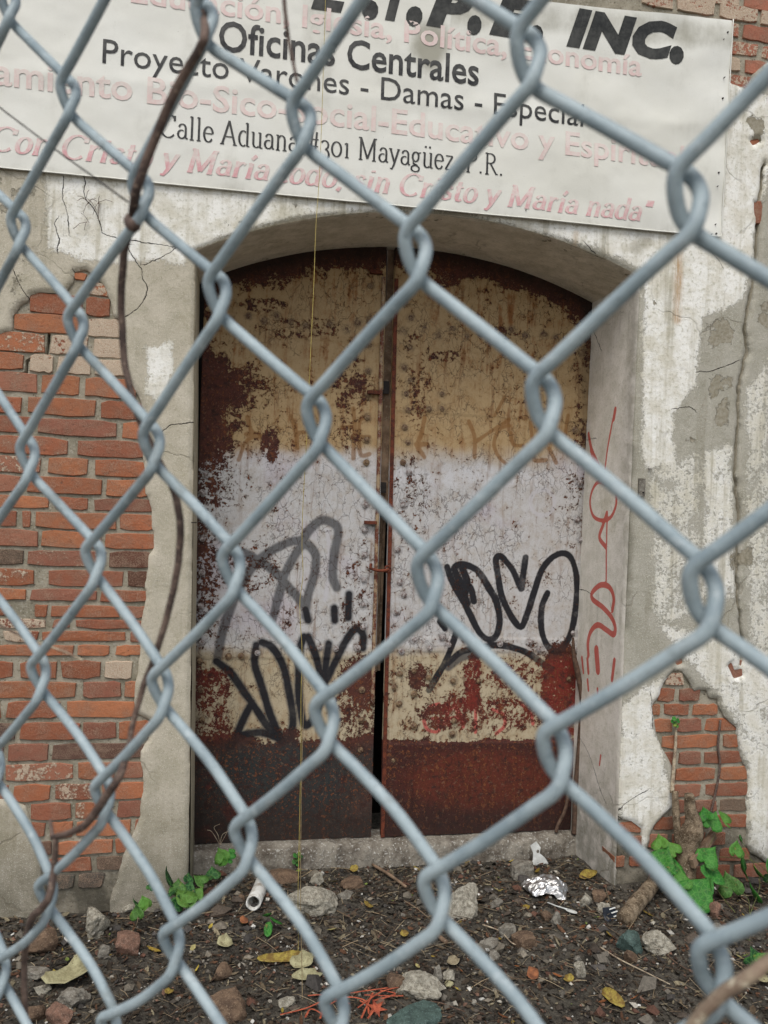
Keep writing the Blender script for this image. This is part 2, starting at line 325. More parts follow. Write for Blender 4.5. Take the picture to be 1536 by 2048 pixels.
M = dict(plaster=m_plaster(), brick=m_brick(), mortar=m_mortar(), door=m_door(), ground=m_ground(), banner=m_banner(), wire=m_wire(),
    concrete=m_simple('crumbled_concrete', (160, 156, 142), (120, 114, 100), 40, .92, (198, 194, 182), .004, 1),
    step=m_simple('worn_concrete_step', (146, 140, 128), (98, 90, 80), 16, .92, (182, 180, 172), .012, 1, sh=False),
    rockpale=m_simple('pale_speckled_rubble', (172, 167, 152), (118, 112, 98), 70, .94, (206, 202, 190), .006, 1),
    rockgrey=m_simple('grey_rubble', (132, 128, 118), (98, 92, 82), 45, .9, (160, 156, 146), .003, 1),
    rockgreen=m_simple('green_stone', (74, 92, 86), (54, 68, 64), 40, .6, (104, 128, 122), .002, .6),
    rockbrown=m_simple('brown_rubble', (112, 92, 74), (80, 64, 52), 40, .9, (140, 122, 102), .003, .9),
    rockbrick=m_simple('brick_rubble', (132, 100, 84), (98, 76, 64), 70, .92, (168, 146, 130), .005, 1),
    rust=m_simple('rusted_iron', (112, 56, 38), (66, 34, 28), 45, .8, (150, 92, 50), .002, .8),
    rustpale=m_simple('rusted_iron_with_pale_paint', (164, 142, 112), (104, 58, 42), 30, .8, (160, 156, 150), .002, .8, th=(.42, .58)),
    rivet=m_simple('rusty_painted_rivet', (140, 118, 88), (82, 54, 42), 90, .75, (170, 158, 140), .001, .8),
    rivetpale=m_simple('pale_painted_rivet', (176, 172, 170), (96, 74, 66), 90, .75, (196, 194, 190), .001, .8),
    dark=m_simple('unlit_interior', (26, 22, 18), (16, 13, 11), 20, .95),
    timber=m_simple('weathered_timber', (146, 122, 100), (98, 80, 64), 14, .9, (140, 128, 108), .003, .8),
    stump=m_simple('dead_wood', (142, 126, 104), (82, 68, 52), 34, .92, (176, 162, 140), .008, 1),
    bark=m_simple('brown_stem_bark', (112, 94, 84), (70, 58, 54), 120, .8, (138, 120, 106), .0006, .8),
    straw=m_simple('dry_straw_stem', (190, 176, 150), (128, 108, 92), 60, .7, (210, 200, 176), .0006, .6),
    root=m_simple('dry_root_bark', (104, 82, 68), (70, 54, 44), 60, .85, (128, 108, 90), .002, .8),
    thread=m_simple('yellow_nylon_thread', (176, 160, 84), (150, 134, 78), 60, .6), 
    darkwire=m_simple('dark_thin_wire', (72, 66, 62), (50, 46, 44), 60, .6), sandthread=m_simple('tan_string', (156, 140, 104), (124, 108, 82), 60, .7),
    foil=m_simple('crinkled_foil', (206, 206, 206), (170, 168, 164), 25, .28, None, .004, .7, metal=.9),
    white=m_simple('dirty_white_plastic', (214, 216, 212), (188, 190, 186), 30, .45), tubep=m_simple('dirty_white_paper', (202, 202, 196), (150, 140, 126), 26, .8, None, th=(.45, .7)),
    plasticdark=m_simple('dark_blue_plastic', (42, 50, 60), (28, 32, 40), 30, .35), orange=m_simple('orange_plant_strips', (178, 92, 64), (128, 60, 44), 60, .75),
    yellowleaf=m_simple('yellow_leaf', (158, 142, 66), (112, 88, 44), 60, .7, (92, 70, 36)), paleleaf=m_simple('pale_dry_leaf', (172, 168, 132), (136, 130, 98), 40, .75, (104, 96, 70)),
    dryleaf=m_simple('dry_grey_leaf', (164, 154, 128), (118, 106, 84), 40, .8), brownleaf=m_simple('brown_leaf', (150, 96, 62), (104, 66, 46), 40, .8),
    greenleaf=m_leaf('green_leaf', (48, 116, 38), (34, 86, 34)), darkleaf=m_leaf('dark_green_leaf', (28, 76, 34), (20, 54, 28)), stem=m_simple('green_stem', (104, 112, 62), (80, 78, 52), 60, .7),
    litter=m_vcol('litter', .9), pink=m_print('faded_red_print', (216, 164, 164), (.25, .62)), pink2=m_print('fading_red_print', (212, 132, 142), (.12, .80)), pink0=m_print('nearly_gone_red_print', (218, 172, 170), (.2, .6)),
    black=m_print('black_print', (22, 22, 26), (.9, 1.0)), heavy=m_print('worn_heavy_black_print', (26, 28, 26), (1.0, .93)), nail=m_simple('rusty_nail', (46, 40, 36), (30, 26, 24), 60, .6))
M['door'].name = 'peeling_painted_steel'

# ================================================================== THE BUILDING
XL0, XL1 = W(392, 520)[0], W(386, 1700)[0]; XR0, XR1 = W(1279, 560)[0], W(1241, 1400)[0]
ZTOP = 3.95; ZSP = W(392, 500)[2]
A1 = PW([(392, 503), (812, 427), (1277, 556)])
def circ(p, q, r):
    ax, ay = p; bx, by = q; cx, cy = r; d = 2 * (ax * (by - cy) + bx * (cy - ay) + cx * (ay - by))
    ux = ((ax * ax + ay * ay) * (by - cy) + (bx * bx + by * by) * (cy - ay) + (cx * cx + cy * cy) * (ay - by)) / d
    uy = ((ax * ax + ay * ay) * (cx - bx) + (bx * bx + by * by) * (ax - cx) + (cx * cx + cy * cy) * (bx - ax)) / d
    return ux, uy, math.hypot(ax - ux, ay - uy)
ACX, ACZ, AR = circ(*A1)
_a0 = math.atan2(A1[0][1] - ACZ, A1[0][0] - ACX); _a1 = math.atan2(A1[2][1] - ACZ, A1[2][0] - ACX)
ARC = [(ACX + AR * math.cos(a), ACZ + AR * math.sin(a)) for a in np.linspace(_a0, _a1, 60)]
XR1 = W(1243, 1340)[0]
OPEN = [(XL1, -.4)] + ARC + [(XR1, -.4)]
bld = thing('old_building', 'old plastered brick facade with a shallow arched doorway and paint flaking off', 'building', (.9, 0, 0))
BL = np.array([.9, 0, 0])

HOLE_L = [(-170, 672), (0, 672), (25, 662), (25, 632), (40, 610), (58, 600), (60, 590), (85, 585), (130, 590), (146, 566), (150, 545), (172, 540), (190, 555), (206, 570), (222, 600), (228, 635), (242, 640), (245, 690), (248, 740), (262, 765), (276, 790), (287, 815), (285, 850), (290, 880), (285, 915), (290, 950), (292, 985), (300, 1000), (304, 1030), (306, 1070), (308, 1095), (300, 1110), (298, 1140), (291, 1165), (291, 1200), (286, 1230), (283, 1260), (279, 1290), (281, 1310), (276, 1340), (272, 1370), (268, 1400), (272, 1425), (300, 1440), (296, 1480), (281, 1500), (284, 1530), (286, 1570), (281, 1600), (280, 1630), (268, 1660), (258, 1680), (250, 1700), (240, 1730), (232, 1760), (222, 1790), (215, 1900), (118, 1900), (90, 1790), (85, 1753), (82, 1717), (75, 1687), (60, 1633), (52, 1612), (20, 1600), (-170, 1590)]
HOLE_R = [(1318, 1378), (1328, 1360), (1345, 1343), (1362, 1343), (1376, 1365), (1386, 1384), (1396, 1378), (1412, 1382), (1415, 1395), (1432, 1398), (1440, 1415), (1450, 1435), (1470, 1455), (1475, 1480), (1475, 1500), (1485, 1525), (1492, 1540), (1494, 1575), (1490, 1590), (1493, 1620), (1490, 1640), (1493, 1665), (1491, 1690), (1500, 1705), (1521, 1717), (1560, 1745), (1600, 1900), (1235, 1900), (1232, 1740), (1222, 1700), (1226, 1660), (1228, 1636), (1262, 1640), (1281, 1655), (1283, 1690), (1286, 1712), (1293, 1700), (1298, 1672), (1308, 1650), (1330, 1625), (1345, 1610), (1345, 1560), (1342, 1535), (1325, 1500), (1315, 1480), (1308, 1450), (1305, 1430), (1302, 1410), (1312, 1395)]
HOLE_T = [(940, -110), (1760, -110), (1760, 60), (1600, 90), (1536, 125), (1505, 150), (1490, 178), (1462, 168), (1400, 110), (1000, 70)]
HOLE_S = [[(1506, 404), (1520, 410), (1522, 430), (1514, 446), (1507, 430)], [(1453, 1330), (1462, 1322), (1466, 1340), (1482, 1336), (1483, 1352), (1465, 1356)], [(1346, 1316), (1362, 1316), (1364, 1326), (1352, 1330)], [(1496, 282), (1515, 278), (1520, 284), (1504, 292)]]
CRK_BIG = [[(1526, 330), (1518, 400), (1510, 520), (1503, 575), (1490, 635), (1487, 660), (1492, 700), (1485, 735), (1475, 780), (1475, 850), (1468, 950), (1474, 1010), (1475, 1050), (1471, 1120), (1472, 1180), (1480, 1250), (1483, 1290), (1478, 1330)]]
CRK = [[(165, 350), (172, 365), (170, 390), (180, 410), (195, 430), (205, 465)], [(250, 482), (262, 510), (283, 540), (285, 560), (295, 575), (292, 595), (275, 620), (253, 634)],
  [(130, 358), (128, 400), (136, 432), (140, 470)], [(115, 440), (112, 450), (120, 480), (116, 506)], [(205, 470), (235, 480), (290, 487), (330, 493), (356, 497)], [(318, 870), (340, 852), (360, 849), (386, 846)], [(352, 497), (334, 512), (290, 532)],
  [(1212, 1618), (1230, 1625), (1250, 1602), (1290, 1578)], [(1230, 1628), (1246, 1640), (1254, 1648)], [(1475, 1515), (1440, 1480)], [(1415, 505), (1430, 520), (1440, 536)], [(1340, 820), (1370, 815), (1385, 822)], [(1390, 745), (1420, 743), (1475, 722)], [(1436, 1262), (1420, 1254)],
  [(60, 600), (40, 570), (30, 545)], [(150, 545), (150, 560), (145, 575)], [(1252, 545), (1200, 518), (1165, 488)], [(1296, 1385), (1303, 1420), (1300, 1450)]]
WHITE = [([(95, 330), (95, 500), (118, 506), (160, 522), (240, 530), (330, 520), (400, 500), (430, 480), (600, 430), (900, 420), (1200, 500), (1285, 540), (1283, 600), (1282, 900), (1290, 935), (1345, 930), (1340, 830), (1385, 770), (1395, 700), (1400, 640), (1450, 615), (1485, 600), (1505, 470), (1536, 330), (1536, 200), (1450, 160), (1400, 300), (700, 300), (300, 300)], .55),
  ([(298, 700), (340, 690), (345, 740), (318, 800), (298, 780)], .8), ([(330, 495), (372, 495), (368, 528), (340, 522)], .9), ([(1405, 900), (1460, 890), (1470, 1200), (1400, 1190)], .25), ([(1286, 930), (1400, 900), (1400, 1240), (1300, 1250)], .05),
  ([(1230, 1560), (1345, 1580), (1345, 1620), (1282, 1700), (1240, 1640)], .5), ([(1280, 1370), (1345, 1350), (1305, 1450), (1345, 1600), (1230, 1620), (1235, 1420)], .35), ([(1480, 780), (1540, 700), (1540, 1300), (1490, 1290)], .05), ([(1300, 1240), (1540, 1300), (1540, 1500), (1494, 1540), (1440, 1400), (1380, 1340)], .25), ([(1490, 1500), (1545, 1480), (1545, 1740), (1495, 1690)], .35)]
PEEL = [([(1395, 640), (1440, 625), (1478, 650), (1482, 700), (1400, 712)], .35), ([(1410, 755), (1440, 745), (1470, 750), (1462, 775), (1430, 790), (1418, 800)], .5), ([(1500, 600), (1540, 590), (1540, 670), (1498, 655)], .5), ([(1415, 830), (1450, 795), (1452, 850), (1425, 860)], .6), ([(1335, 880), (1345, 858), (1400, 880), (1440, 880), (1380, 900)], .4), ([(1450, 1110), (1505, 1090), (1508, 1130), (1470, 1150), (1445, 1155)], .45), ([(580, 405), (598, 410), (596, 432), (582, 430)], .6), ([(-200, 330), (92, 345), (96, 500), (60, 590), (0, 660), (-200, 650)], -.02), ([(440, 440), (560, 420), (540, 440), (450, 470)], .15), ([(1440, 140), (1536, 110), (1536, 200), (1480, 190)], .45), ([(1480, 230), (1536, 220), (1530, 300), (1490, 290)], .3), ([(1300, 600), (1315, 605), (1305, 640), (1300, 660)], .4), ([(1225, 1300), (1245, 1290), (1240, 1460), (1222, 1450)], .3)]
def soft_sum(P, zones, soft, base):
    v = np.full(len(P), base)
    for z, s in zones: v = np.maximum(v, base + (s - base) * sstep(-soft, soft, sdf(P, PW(z))))
    return v
def plaster_field(P):
    f = -sdf(P, OPEN)
    n = .016 * fbm(P[:, 0] * 22, P[:, 1] * 22, 3, 5)
    f = f + .004 * fbm(P[:, 0] * 14, P[:, 1] * 14, 9, 3)
    for h in (HOLE_L, HOLE_R, HOLE_T): f = np.minimum(f, -sdf(P, PW(h)) + n)
    for h in HOLE_S: f = np.minimum(f, -sdf(P, PW(h)) + n * .4)
    for c in CRK_BIG:
        q = PW(c); wd = .0058 * sstep(.45, 1.6, P[:, 1]) + .0036 + .004 * fbm(P[:, 0] * 12, P[:, 1] * 12, 5, 3)
        m = np.abs(P[:, 0] - q[:, 0].mean()) < .25
        d = np.full(len(P), 9.0); d[m] = dseg(P[m] + .016 * np.c_[fbm(P[m, 0] * 28, P[m, 1] * 28, 6, 3), fbm(P[m, 0] * 28, P[m, 1] * 28, 7, 3)], q); f = np.minimum(f, d - wd)
    return f
def axis(lo, hi, step, lo2, hi2, grow=1.35):
    a = list(np.arange(lo, hi, step)); s = step
    while a[-1] < hi2: s *= grow; a.append(a[-1] + s)
    s = step
    while a[0] > lo2: s *= grow; a.insert(0, a[0] - s)
    return np.array(a)
def msquares(xs, zs, field, yback, ydepth, extra=None):
    X, Z = np.meshgrid(xs, zs, indexing='ij'); P = np.c_[X.ravel(), Z.ravel()]; f = field(P); nx, nz = X.shape
    f = np.where(np.abs(f) < 1e-5, 1e-5, f); ins = (f > 0).reshape(nx, nz); idx = np.arange(nx * nz).reshape(nx, nz)
    c = ins[:-1, :-1].astype(int) + ins[1:, :-1] + ins[1:, 1:] + ins[:-1, 1:]
    I, J = np.nonzero(c == 4); F = np.c_[idx[I, J], idx[I + 1, J], idx[I + 1, J + 1], idx[I, J + 1]].tolist()
    V = P.tolist(); cut = {}; B = []
    def ev(a, b):
        k = (a, b) if a < b else (b, a)
        if k not in cut:
            t = f[a] / (f[a] - f[b]); cut[k] = len(V); V.append(((1 - t) * P[a] + t * P[b]).tolist())
        return cut[k]
    I, J = np.nonzero((c > 0) & (c < 4))
    for i, j in zip(I, J):
        cs = [int(idx[i, j]), int(idx[i + 1, j]), int(idx[i + 1, j + 1]), int(idx[i, j + 1])]; poly = []; mk = []
        for k in range(4):
            a, b = cs[k], cs[(k + 1) % 4]
            if f[a] > 0: poly.append(a); mk.append(0)
            if (f[a] > 0) != (f[b] > 0): poly.append(ev(a, b)); mk.append(1 if f[a] > 0 else 2)   # 1 leaving, 2 entering
        if len(poly) >= 3: F.append(poly)
        for k in range(len(poly)):
            if mk[k] == 1 and mk[(k + 1) % len(poly)] == 2: B.append((poly[k], poly[(k + 1) % len(poly)]))
    V = np.array(V); used = np.zeros(len(V), bool); used[np.concatenate([np.array(p) for p in F])] = True
    mp = np.cumsum(used) - 1; Q = V[used]; F = [[int(mp[i]) for i in p] for p in F]; B = [(int(mp[a]), int(mp[b])) for a, b in B if used[a] and used[b]]
    y = ydepth(Q); n = len(Q); bi = sorted({i for e in B for i in e}); bm = {v: n + k for k, v in enumerate(bi)}
    V3 = np.c_[Q[:, 0], y, Q[:, 1]]; V3 = np.vstack([V3, np.c_[Q[bi, 0], np.full(len(bi), yback), Q[bi, 1]]])
    for a, b in B: F.append([b, a, bm[a], bm[b]])
    return V3, F
def plaster_y(Q):
    f = plaster_field(Q); e = sstep(0, .014, f)
    return -.006 - .010 * e - .004 * fbm(Q[:, 0] * 2.5, Q[:, 1] * 2.5, 2, 3) - .0015 * fbm(Q[:, 0] * 25, Q[:, 1] * 25, 4, 3)
xs = axis(-.86, 2.28, .0085, -1.6, 4.2, 1.5); zs = axis(-.03, 3.60, .0085, -.35, 4.0, 1.5)
V, F = msquares(xs, zs, plaster_field, .018, plaster_y)
me = mesh('plaster', V - BL, F, True); Q = V[:, [0, 2]]
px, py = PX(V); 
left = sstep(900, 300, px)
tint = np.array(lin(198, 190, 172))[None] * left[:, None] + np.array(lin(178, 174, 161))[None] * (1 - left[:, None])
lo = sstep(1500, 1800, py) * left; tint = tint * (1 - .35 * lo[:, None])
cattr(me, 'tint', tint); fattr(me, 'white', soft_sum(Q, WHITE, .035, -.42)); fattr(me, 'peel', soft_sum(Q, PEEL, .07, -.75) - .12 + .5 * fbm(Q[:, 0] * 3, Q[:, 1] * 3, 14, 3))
def sdist(P, pts):                         # signed distance and plain distance to a polyline
    best = np.full(len(P), 9.0); sg = np.ones(len(P))
    for a, b in zip(pts[:-1], pts[1:]):
        ab = b - a; t = np.clip(((P - a) @ ab) / (ab @ ab), 0, 1); r = P - a - t[:, None] * ab; d = np.hypot(*r.T); s_ = np.sign(ab[0] * r[:, 1] - ab[1] * r[:, 0]); m = d < best; best[m] = d[m]; sg[m] = s_[m]
    return best * sg, best
def cracks(P, lines, wobble):
    cs = np.full(len(P), .05); cu = np.full(len(P), 9.0)
    for q in lines:
        q = smooth_line(q, 4) if len(q) > 2 else q
        mm = (P[:, 0] > q[:, 0].min() - .06) & (P[:, 0] < q[:, 0].max() + .06) & (P[:, 1] > q[:, 1].min() - .06) & (P[:, 1] < q[:, 1].max() + .06)
        if not mm.any(): continue
        s1, u1 = sdist(P[mm] + wobble * np.c_[fbm(P[mm, 0] * 30, P[mm, 1] * 30, 11, 3), fbm(P[mm, 0] * 30, P[mm, 1] * 30, 12, 3)], q)
        k = np.nonzero(mm)[0][u1 < cu[mm]]; j = u1 < cu[mm]; cs[k] = s1[j]; cu[k] = u1[j]
    return np.clip(cs, -.05, .05), sstep(.016, .009, cu)
for c in []:
    q = PW(c); mm = (Q[:, 0] > q[:, 0].min() - .06) & (Q[:, 0] < q[:, 0].max() + .06) & (Q[:, 1] > q[:, 1].min() - .06) & (Q[:, 1] < q[:, 1].max() + .06)
    wob = .006 * np.c_[fbm(Q[mm, 0] * 40, Q[mm, 1] * 40, 11, 3), fbm(Q[mm, 0] * 40, Q[mm, 1] * 40, 12, 3)]
    cd[mm] = np.minimum(cd[mm], dseg(Q[mm] + wob, q) / .022)
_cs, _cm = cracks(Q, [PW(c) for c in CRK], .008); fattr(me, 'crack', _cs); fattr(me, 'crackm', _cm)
ru = sstep(.03, .005, dseg(Q, PW([(1352, 480), (1352, 560), (1350, 640)]))); ru = np.maximum(ru, .5 * sstep(.02, .004, dseg(Q, PW([(1148, 470), (1146, 500)])))); fattr(me, 'rust', ru * .8)
gm = .75 * sstep(.30, .02, Q[:, 1]) * (1 - .4 * left) + .5 * sstep(.03, .0, dseg(Q, PW([(1262, 900), (1250, 1250)]))) + .35 * sstep(.05, 0, dseg(Q, PW([(1268, 500), (1290, 480), (1262, 470)])))
gm = gm + .5 * sstep(.06, 0, dseg(Q, PW([(230, 1700), (150, 1790)]))); fattr(me, 'grime', np.clip(gm, 0, .85)); fattr(me, 'red', np.full(len(Q), 1.0))
put('plaster', me, M['plaster'], bld)
# mortar bed behind the bricks
GAPS = [PW([(98, 668), (96, 690), (93, 711), (66, 715), (54, 722), (52, 746), (30, 750)]), PW([(70, 1066), (67, 1078)])]
def bed_field(P):
    f = np.minimum(-sdf(P, OPEN) - .012, .5); q = PW(CRK_BIG[0])
    wob = .016 * np.c_[fbm(P[:, 0] * 28, P[:, 1] * 28, 6, 3), fbm(P[:, 0] * 28, P[:, 1] * 28, 7, 3)]
    f = np.minimum(f, dseg(P + wob, q) - .007)
    for g_ in GAPS: f = np.minimum(f, dseg(P, g_) - .0055)
    return f
def bed_y(Q): return .0028 + .006 * fbm(Q[:, 0] * 30, Q[:, 1] * 30, 8, 3)
bx_ = np.unique(np.round(np.r_[axis(-1.3, 2.4, .02, -1.6, 4.2), np.arange(W(15, 700)[0], W(110, 700)[0], .004), np.arange(W(1455, 900)[0], W(1535, 900)[0], .004)], 4)); bz_ = np.unique(np.round(np.r_[axis(-.35, 3.7, .02, -.36, 4.0), np.arange(W(80, 755)[2], W(80, 665)[2], .004)], 4))
V, F = msquares(bx_, bz_, bed_field, .24, bed_y)
me = mesh('mortar_bed', V - BL, F, True); fattr(me, 'grime', .8 * sstep(.32, .05, V[:, 2])); put('mortar_bed', me, M['mortar'], bld)

b = MB(); b.box((-.9 + XL1 / 2 - .2, .30, 1.8), (1.4 + XL1 + .0, .1, 4.4)); b.box((XR1 / 2 + 2.2, .30, 1.8), (4.4 - XR1 - .3, .1, 4.4)); put('dark_backing', b.me('dark_backing', org=BL), M['dark'], bld)  # unseen dark panels added to stop light leaking through the wall cracks
# bricks, course by course (x spans are the joints seen in the photograph)
ROWS = [(148, [(146, 176)], 545, 560), (150, [(176, 224)], 561, 588), (130, [(58, 166), (170, 222)], 590, 629), (130, [(25, 168), (176, 246)], 632, 668), (130, [(-60, 92), (100, 176), (184, 250)], 672, 709), (130, [(-70, 48), (58, 110), (114, 182), (190, 254)], 713, 747), (150, [(-60, 76), (82, 162), (170, 275)], 752, 791),
 (150, [(-80, 45), (55, 192), (200, 292)], 798, 833), (150, [(-90, 62), (72, 235), (243, 298)], 839, 872), (150, [(-20, 137), (155, 290)], 878, 912), (150, [(-70, 82), (94, 178), (188, 296)], 917, 950), (150, [(-100, 42), (52, 205), (213, 300)], 956, 989), (150, [(-60, 100), (107, 178), (187, 306)], 994, 1020), (150, [(-100, 37), (43, 64), (70, 232), (238, 312)], 1025, 1057),
 (150, [(-70, 77), (83, 203), (209, 316)], 1063, 1095), (150, [(-90, 49), (53, 212), (217, 308)], 1101, 1133), (150, [(-80, 70), (94, 247), (254, 300)], 1140, 1172), (150, [(-60, 52), (60, 195), (200, 300)], 1179, 1202), (150, [(-90, 26), (68, 95), (101, 240), (247, 296)], 1210, 1235), (150, [(-50, 94), (104, 142), (150, 294)], 1239, 1257), (150, [(-80, -2), (5, 78), (83, 252), (258, 288)], 1262, 1283),
 (150, [(-20, 147), (152, 222), (229, 286)], 1290, 1312), (150, [(-90, 28), (38, 114), (121, 203), (207, 266)], 1323, 1357), (150, [(-30, 155), (165, 243), (249, 282)], 1363, 1395), (150, [(-100, 3), (10, 122), (132, 276)], 1402, 1436), (150, [(-80, 33), (40, 160), (165, 234), (237, 302)], 1444, 1479), (150, [(-90, 8), (15, 97), (104, 290)], 1487, 1519), (150, [(-60, 5), (11, 148), (157, 230), (235, 288)], 1525, 1559),
 (150, [(-50, 18), (25, 102), (109, 198), (203, 290)], 1567, 1600), (150, [(-30, 52), (60, 145), (151, 226), (234, 286)], 1605, 1638), (150, [(20, 92), (100, 145), (151, 262), (268, 290)], 1643, 1673), (150, [(62, 105), (111, 225), (229, 262)], 1681, 1709), (150, [(90, 182), (190, 244)], 1715, 1742), (150, [(90, 150), (156, 210)], 1748, 1776),
 # right hole
 (1380, [(1330, 1366)], 1345, 1370), (1380, [(1316, 1350), (1357, 1400)], 1377, 1402), (1380, [(1300, 1321), (1326, 1378), (1384, 1436)], 1408, 1430), (1380, [(1305, 1345), (1351, 1403), (1410, 1476)], 1437, 1463), (1380, [(1322, 1437), (1446, 1480)], 1470, 1496), (1380, [(1325, 1351), (1356, 1402), (1409, 1490)], 1503, 1529), (1380, [(1350, 1430), (1437, 1500)], 1536, 1561),
 (1380, [(1340, 1402), (1409, 1500)], 1568, 1594), (1380, [(1345, 1383), (1390, 1434), (1440, 1498)], 1600, 1625), (1380, [(1306, 1352), (1359, 1420), (1426, 1498)], 1632, 1658), (1380, [(1294, 1336), (1342, 1412), (1419, 1450)], 1666, 1692), (1380, [(1300, 1350), (1356, 1430), (1438, 1500)], 1700, 1726), (1380, [(1296, 1376), (1384, 1460), (1468, 1540)], 1733, 1760),
 (1240, [(1236, 1284)], 1645, 1667), (1240, [(1244, 1286)], 1672, 1694), (1240, [(1226, 1250), (1256, 1290)], 1712, 1734),
 # single bricks behind small holes
 (1514, [(1495, 1535)], 402, 448), (1356, [(1340, 1372)], 1312, 1334), (1508, [(1490, 1530)], 272, 298), (1466, [(1445, 1495)], 1318, 1362),
 # under the eaves, right of the banner
 (1500, [(1465, 1520), (1526, 1600)], -92, -62), (1500, [(1400, 1450), (1456, 1540), (1546, 1640)], -56, -28), (1450, [(960, 1040), (1046, 1130), (1136, 1215), (1222, 1300), (1307, 1390), (1396, 1480), (1488, 1570), (1578, 1650)], -18, 10), (1500, [(1280, 1345), (1352, 1430), (1437, 1515), (1522, 1600)], 16, 45), (1500, [(1395, 1478), (1485, 1560), (1568, 1650)], 51, 80), (1500, [(1440, 1516), (1524, 1600)], 86, 114), (1500, [(1400, 1482), (1489, 1562), (1568, 1620)], 120, 148), (1500, [(1445, 1522), (1530, 1600)], 154, 184)]
WASHED = {(4, 0): .22, (4, 1): .36, (3, 1): .45, (4, 2): .46, (5, 1): .40, (5, 2): .42, (5, 3): .5, (1, 0): .3, (0, 0): .2, (6, 1): .14, (6, 0): .12, (10, 0): .24, (16, 0): .2, (15, 1): .15, (17, 0): .12, (18, 0): .2, (19, 0): .3, (20, 0): .4, (20, 1): .3, (22, 3): .55, (27, 1): .24, (28, 2): .22, (24, 0): .14, (13, 0): .16, (9, 0): .12, (27, 0): .1, (29, 2): .18, (34, 0): .3}
PAL = [(168, 106, 74), (160, 98, 68), (152, 92, 66), (172, 110, 76), (144, 88, 66), (156, 104, 82), (140, 90, 72)]; DARK = {(15, 0): (92, 78, 66), (15, 2): (104, 66, 52), (16, 2): (98, 66, 52), (26, 2): (96, 70, 60), (31, 0): (96, 66, 54), (42, 2): (122, 104, 88), (32, 1): (96, 80, 68), (33, 0): (86, 82, 74), (33, 1): (92, 84, 76), (25, 0): (92, 74, 68)}
def brick_mesh(w, h, seed):
    r = np.random.default_rng(seed); d = .10; nl = 5
    top = [(-w / 2 + w * k / nl, h / 2) for k in range(nl + 1)]; bot = [(w / 2 - w * k / nl, -h / 2) for k in range(nl + 1)]
    o = np.array(top + bot); o += r.normal(0, min(.0017, w * .02), o.shape)
    cr = r.uniform(.002, .011, 4)
    for k, i in enumerate((0, nl, nl + 1, 2 * nl + 1)): o[i] *= 1 - np.array([cr[k] / w, cr[k] / h]) * 1.2
    n = len(o); inn = o * (1 - np.array([.0042 / w, .0042 / h]) * 1.0)
    yf = r.normal(0, .0006, n) - .0036
    V = np.vstack([np.c_[inn[:, 0], yf, inn[:, 1]], np.c_[o[:, 0], np.full(n, .0), o[:, 1]], np.c_[o[:, 0], np.full(n, d), o[:, 1]], [[0, -.0045, 0]]])
    F = [[k, (k + 1) % n, 3 * n] for k in range(n)] + [[k + n, (k + 1) % n + n, (k + 1) % n, k] for k in range(n)] + [[k + 2 * n, (k + 1) % n + 2 * n, (k + 1) % n + n, k + n] for k in range(n)]
    F = [f[::-1] for f in F]
    me = mesh('brick', V, F, False); return me
for ri, (xr, spans, y0, y1) in enumerate(ROWS):
    z1 = W(xr, y0)[2]; z0 = W(xr, y1)[2]; zc = (z0 + z1) / 2
    for bi, (a, b) in enumerate(spans):
        yy = (y0 + y1) / 2 + (0 if abs(xr - (a + b) / 2) < 1e9 else 0)
        xa = W(a, yy)[0]; xb = W(b, yy)[0]
        seed = ri * 20 + bi
        o = put('brick', brick_mesh(xb - xa + .002, (z1 - z0) * random.uniform(.97, 1.04), seed), M['brick'], bld, (np.array([(xa + xb) / 2, -.0005 + random.uniform(-.002, .0025), zc + random.uniform(-.0006, .0006)]) - BL).tolist(), (random.uniform(-.01, .01), random.uniform(-.008, .008), random.uniform(-.012, .012)))
        c = DARK.get((ri, bi)) or random.choice(PAL); k = random.uniform(.86, 1.1); al = WASHED.get((ri, bi), random.choice([0, 0, 0, .05, .1])) 
        if y1 < 200: al = random.choice([.1, .25, .35]); c = (168, 106, 84)
        if xr > 1200 and y0 > 1380: al *= .5; c = tuple(v * .97 for v in c)
        o.color = tuple(v * k for v in lin(*c)) + (al,)

# reveal: jambs and the curved soffit, one plastered surface each
def path_pts():
    p = [(XL1 + (XL0 - XL1) * t, -.12 + (ARC[0][1] + .12) * t) for t in np.linspace(0, 1, 260)[:-1]]
    return p
YD = .455
def reveal(name, pts, steps, cols, label=None, red=None, uvplane=None):
    p = np.array(pts); n = len(p); ts = np.linspace(0, 1, steps)
    T = np.gradient(p, axis=0); N = np.c_[T[:, 1], -T[:, 0]]; N /= np.linalg.norm(N, axis=1)[:, None]
    V = []; 
    for t in ts:
        y = -.011 + (YD + .011) * t
        off = .0025 + .004 * sstep(0, .05, t) * 0 - .004 * (1 - sstep(0, .03, t)) + .004 * fbm(np.arange(n) * .05 + 3, np.full(n, t * 6), 3, 3)
        q = p + N * off[:, None] if np.ndim(off) else p + N * off
        V.append(np.c_[q[:, 0], np.full(n, y), q[:, 1]])
    V = np.vstack(V); F = [[j * n + i, (j + 1) * n + i, (j + 1) * n + i + 1, j * n + i + 1] for j in range(steps - 1) for i in range(n - 1)]
    me = mesh(name, V - BL, F, True); return me, V
def neutral(me, n, white, peel=-.8, crack=None, red=None, grime=0.0, rust=0.0):
    fattr(me, 'white', np.broadcast_to(white, n)); fattr(me, 'peel', np.broadcast_to(peel, n)); fattr(me, 'crack', np.ones(n) if crack is None else crack[0]); fattr(me, 'crackm', np.zeros(n) if crack is None else crack[1])
    fattr(me, 'red', np.ones(n) if red is None else red); fattr(me, 'grime', np.broadcast_to(grime, n)); fattr(me, 'rust', np.broadcast_to(rust, n))
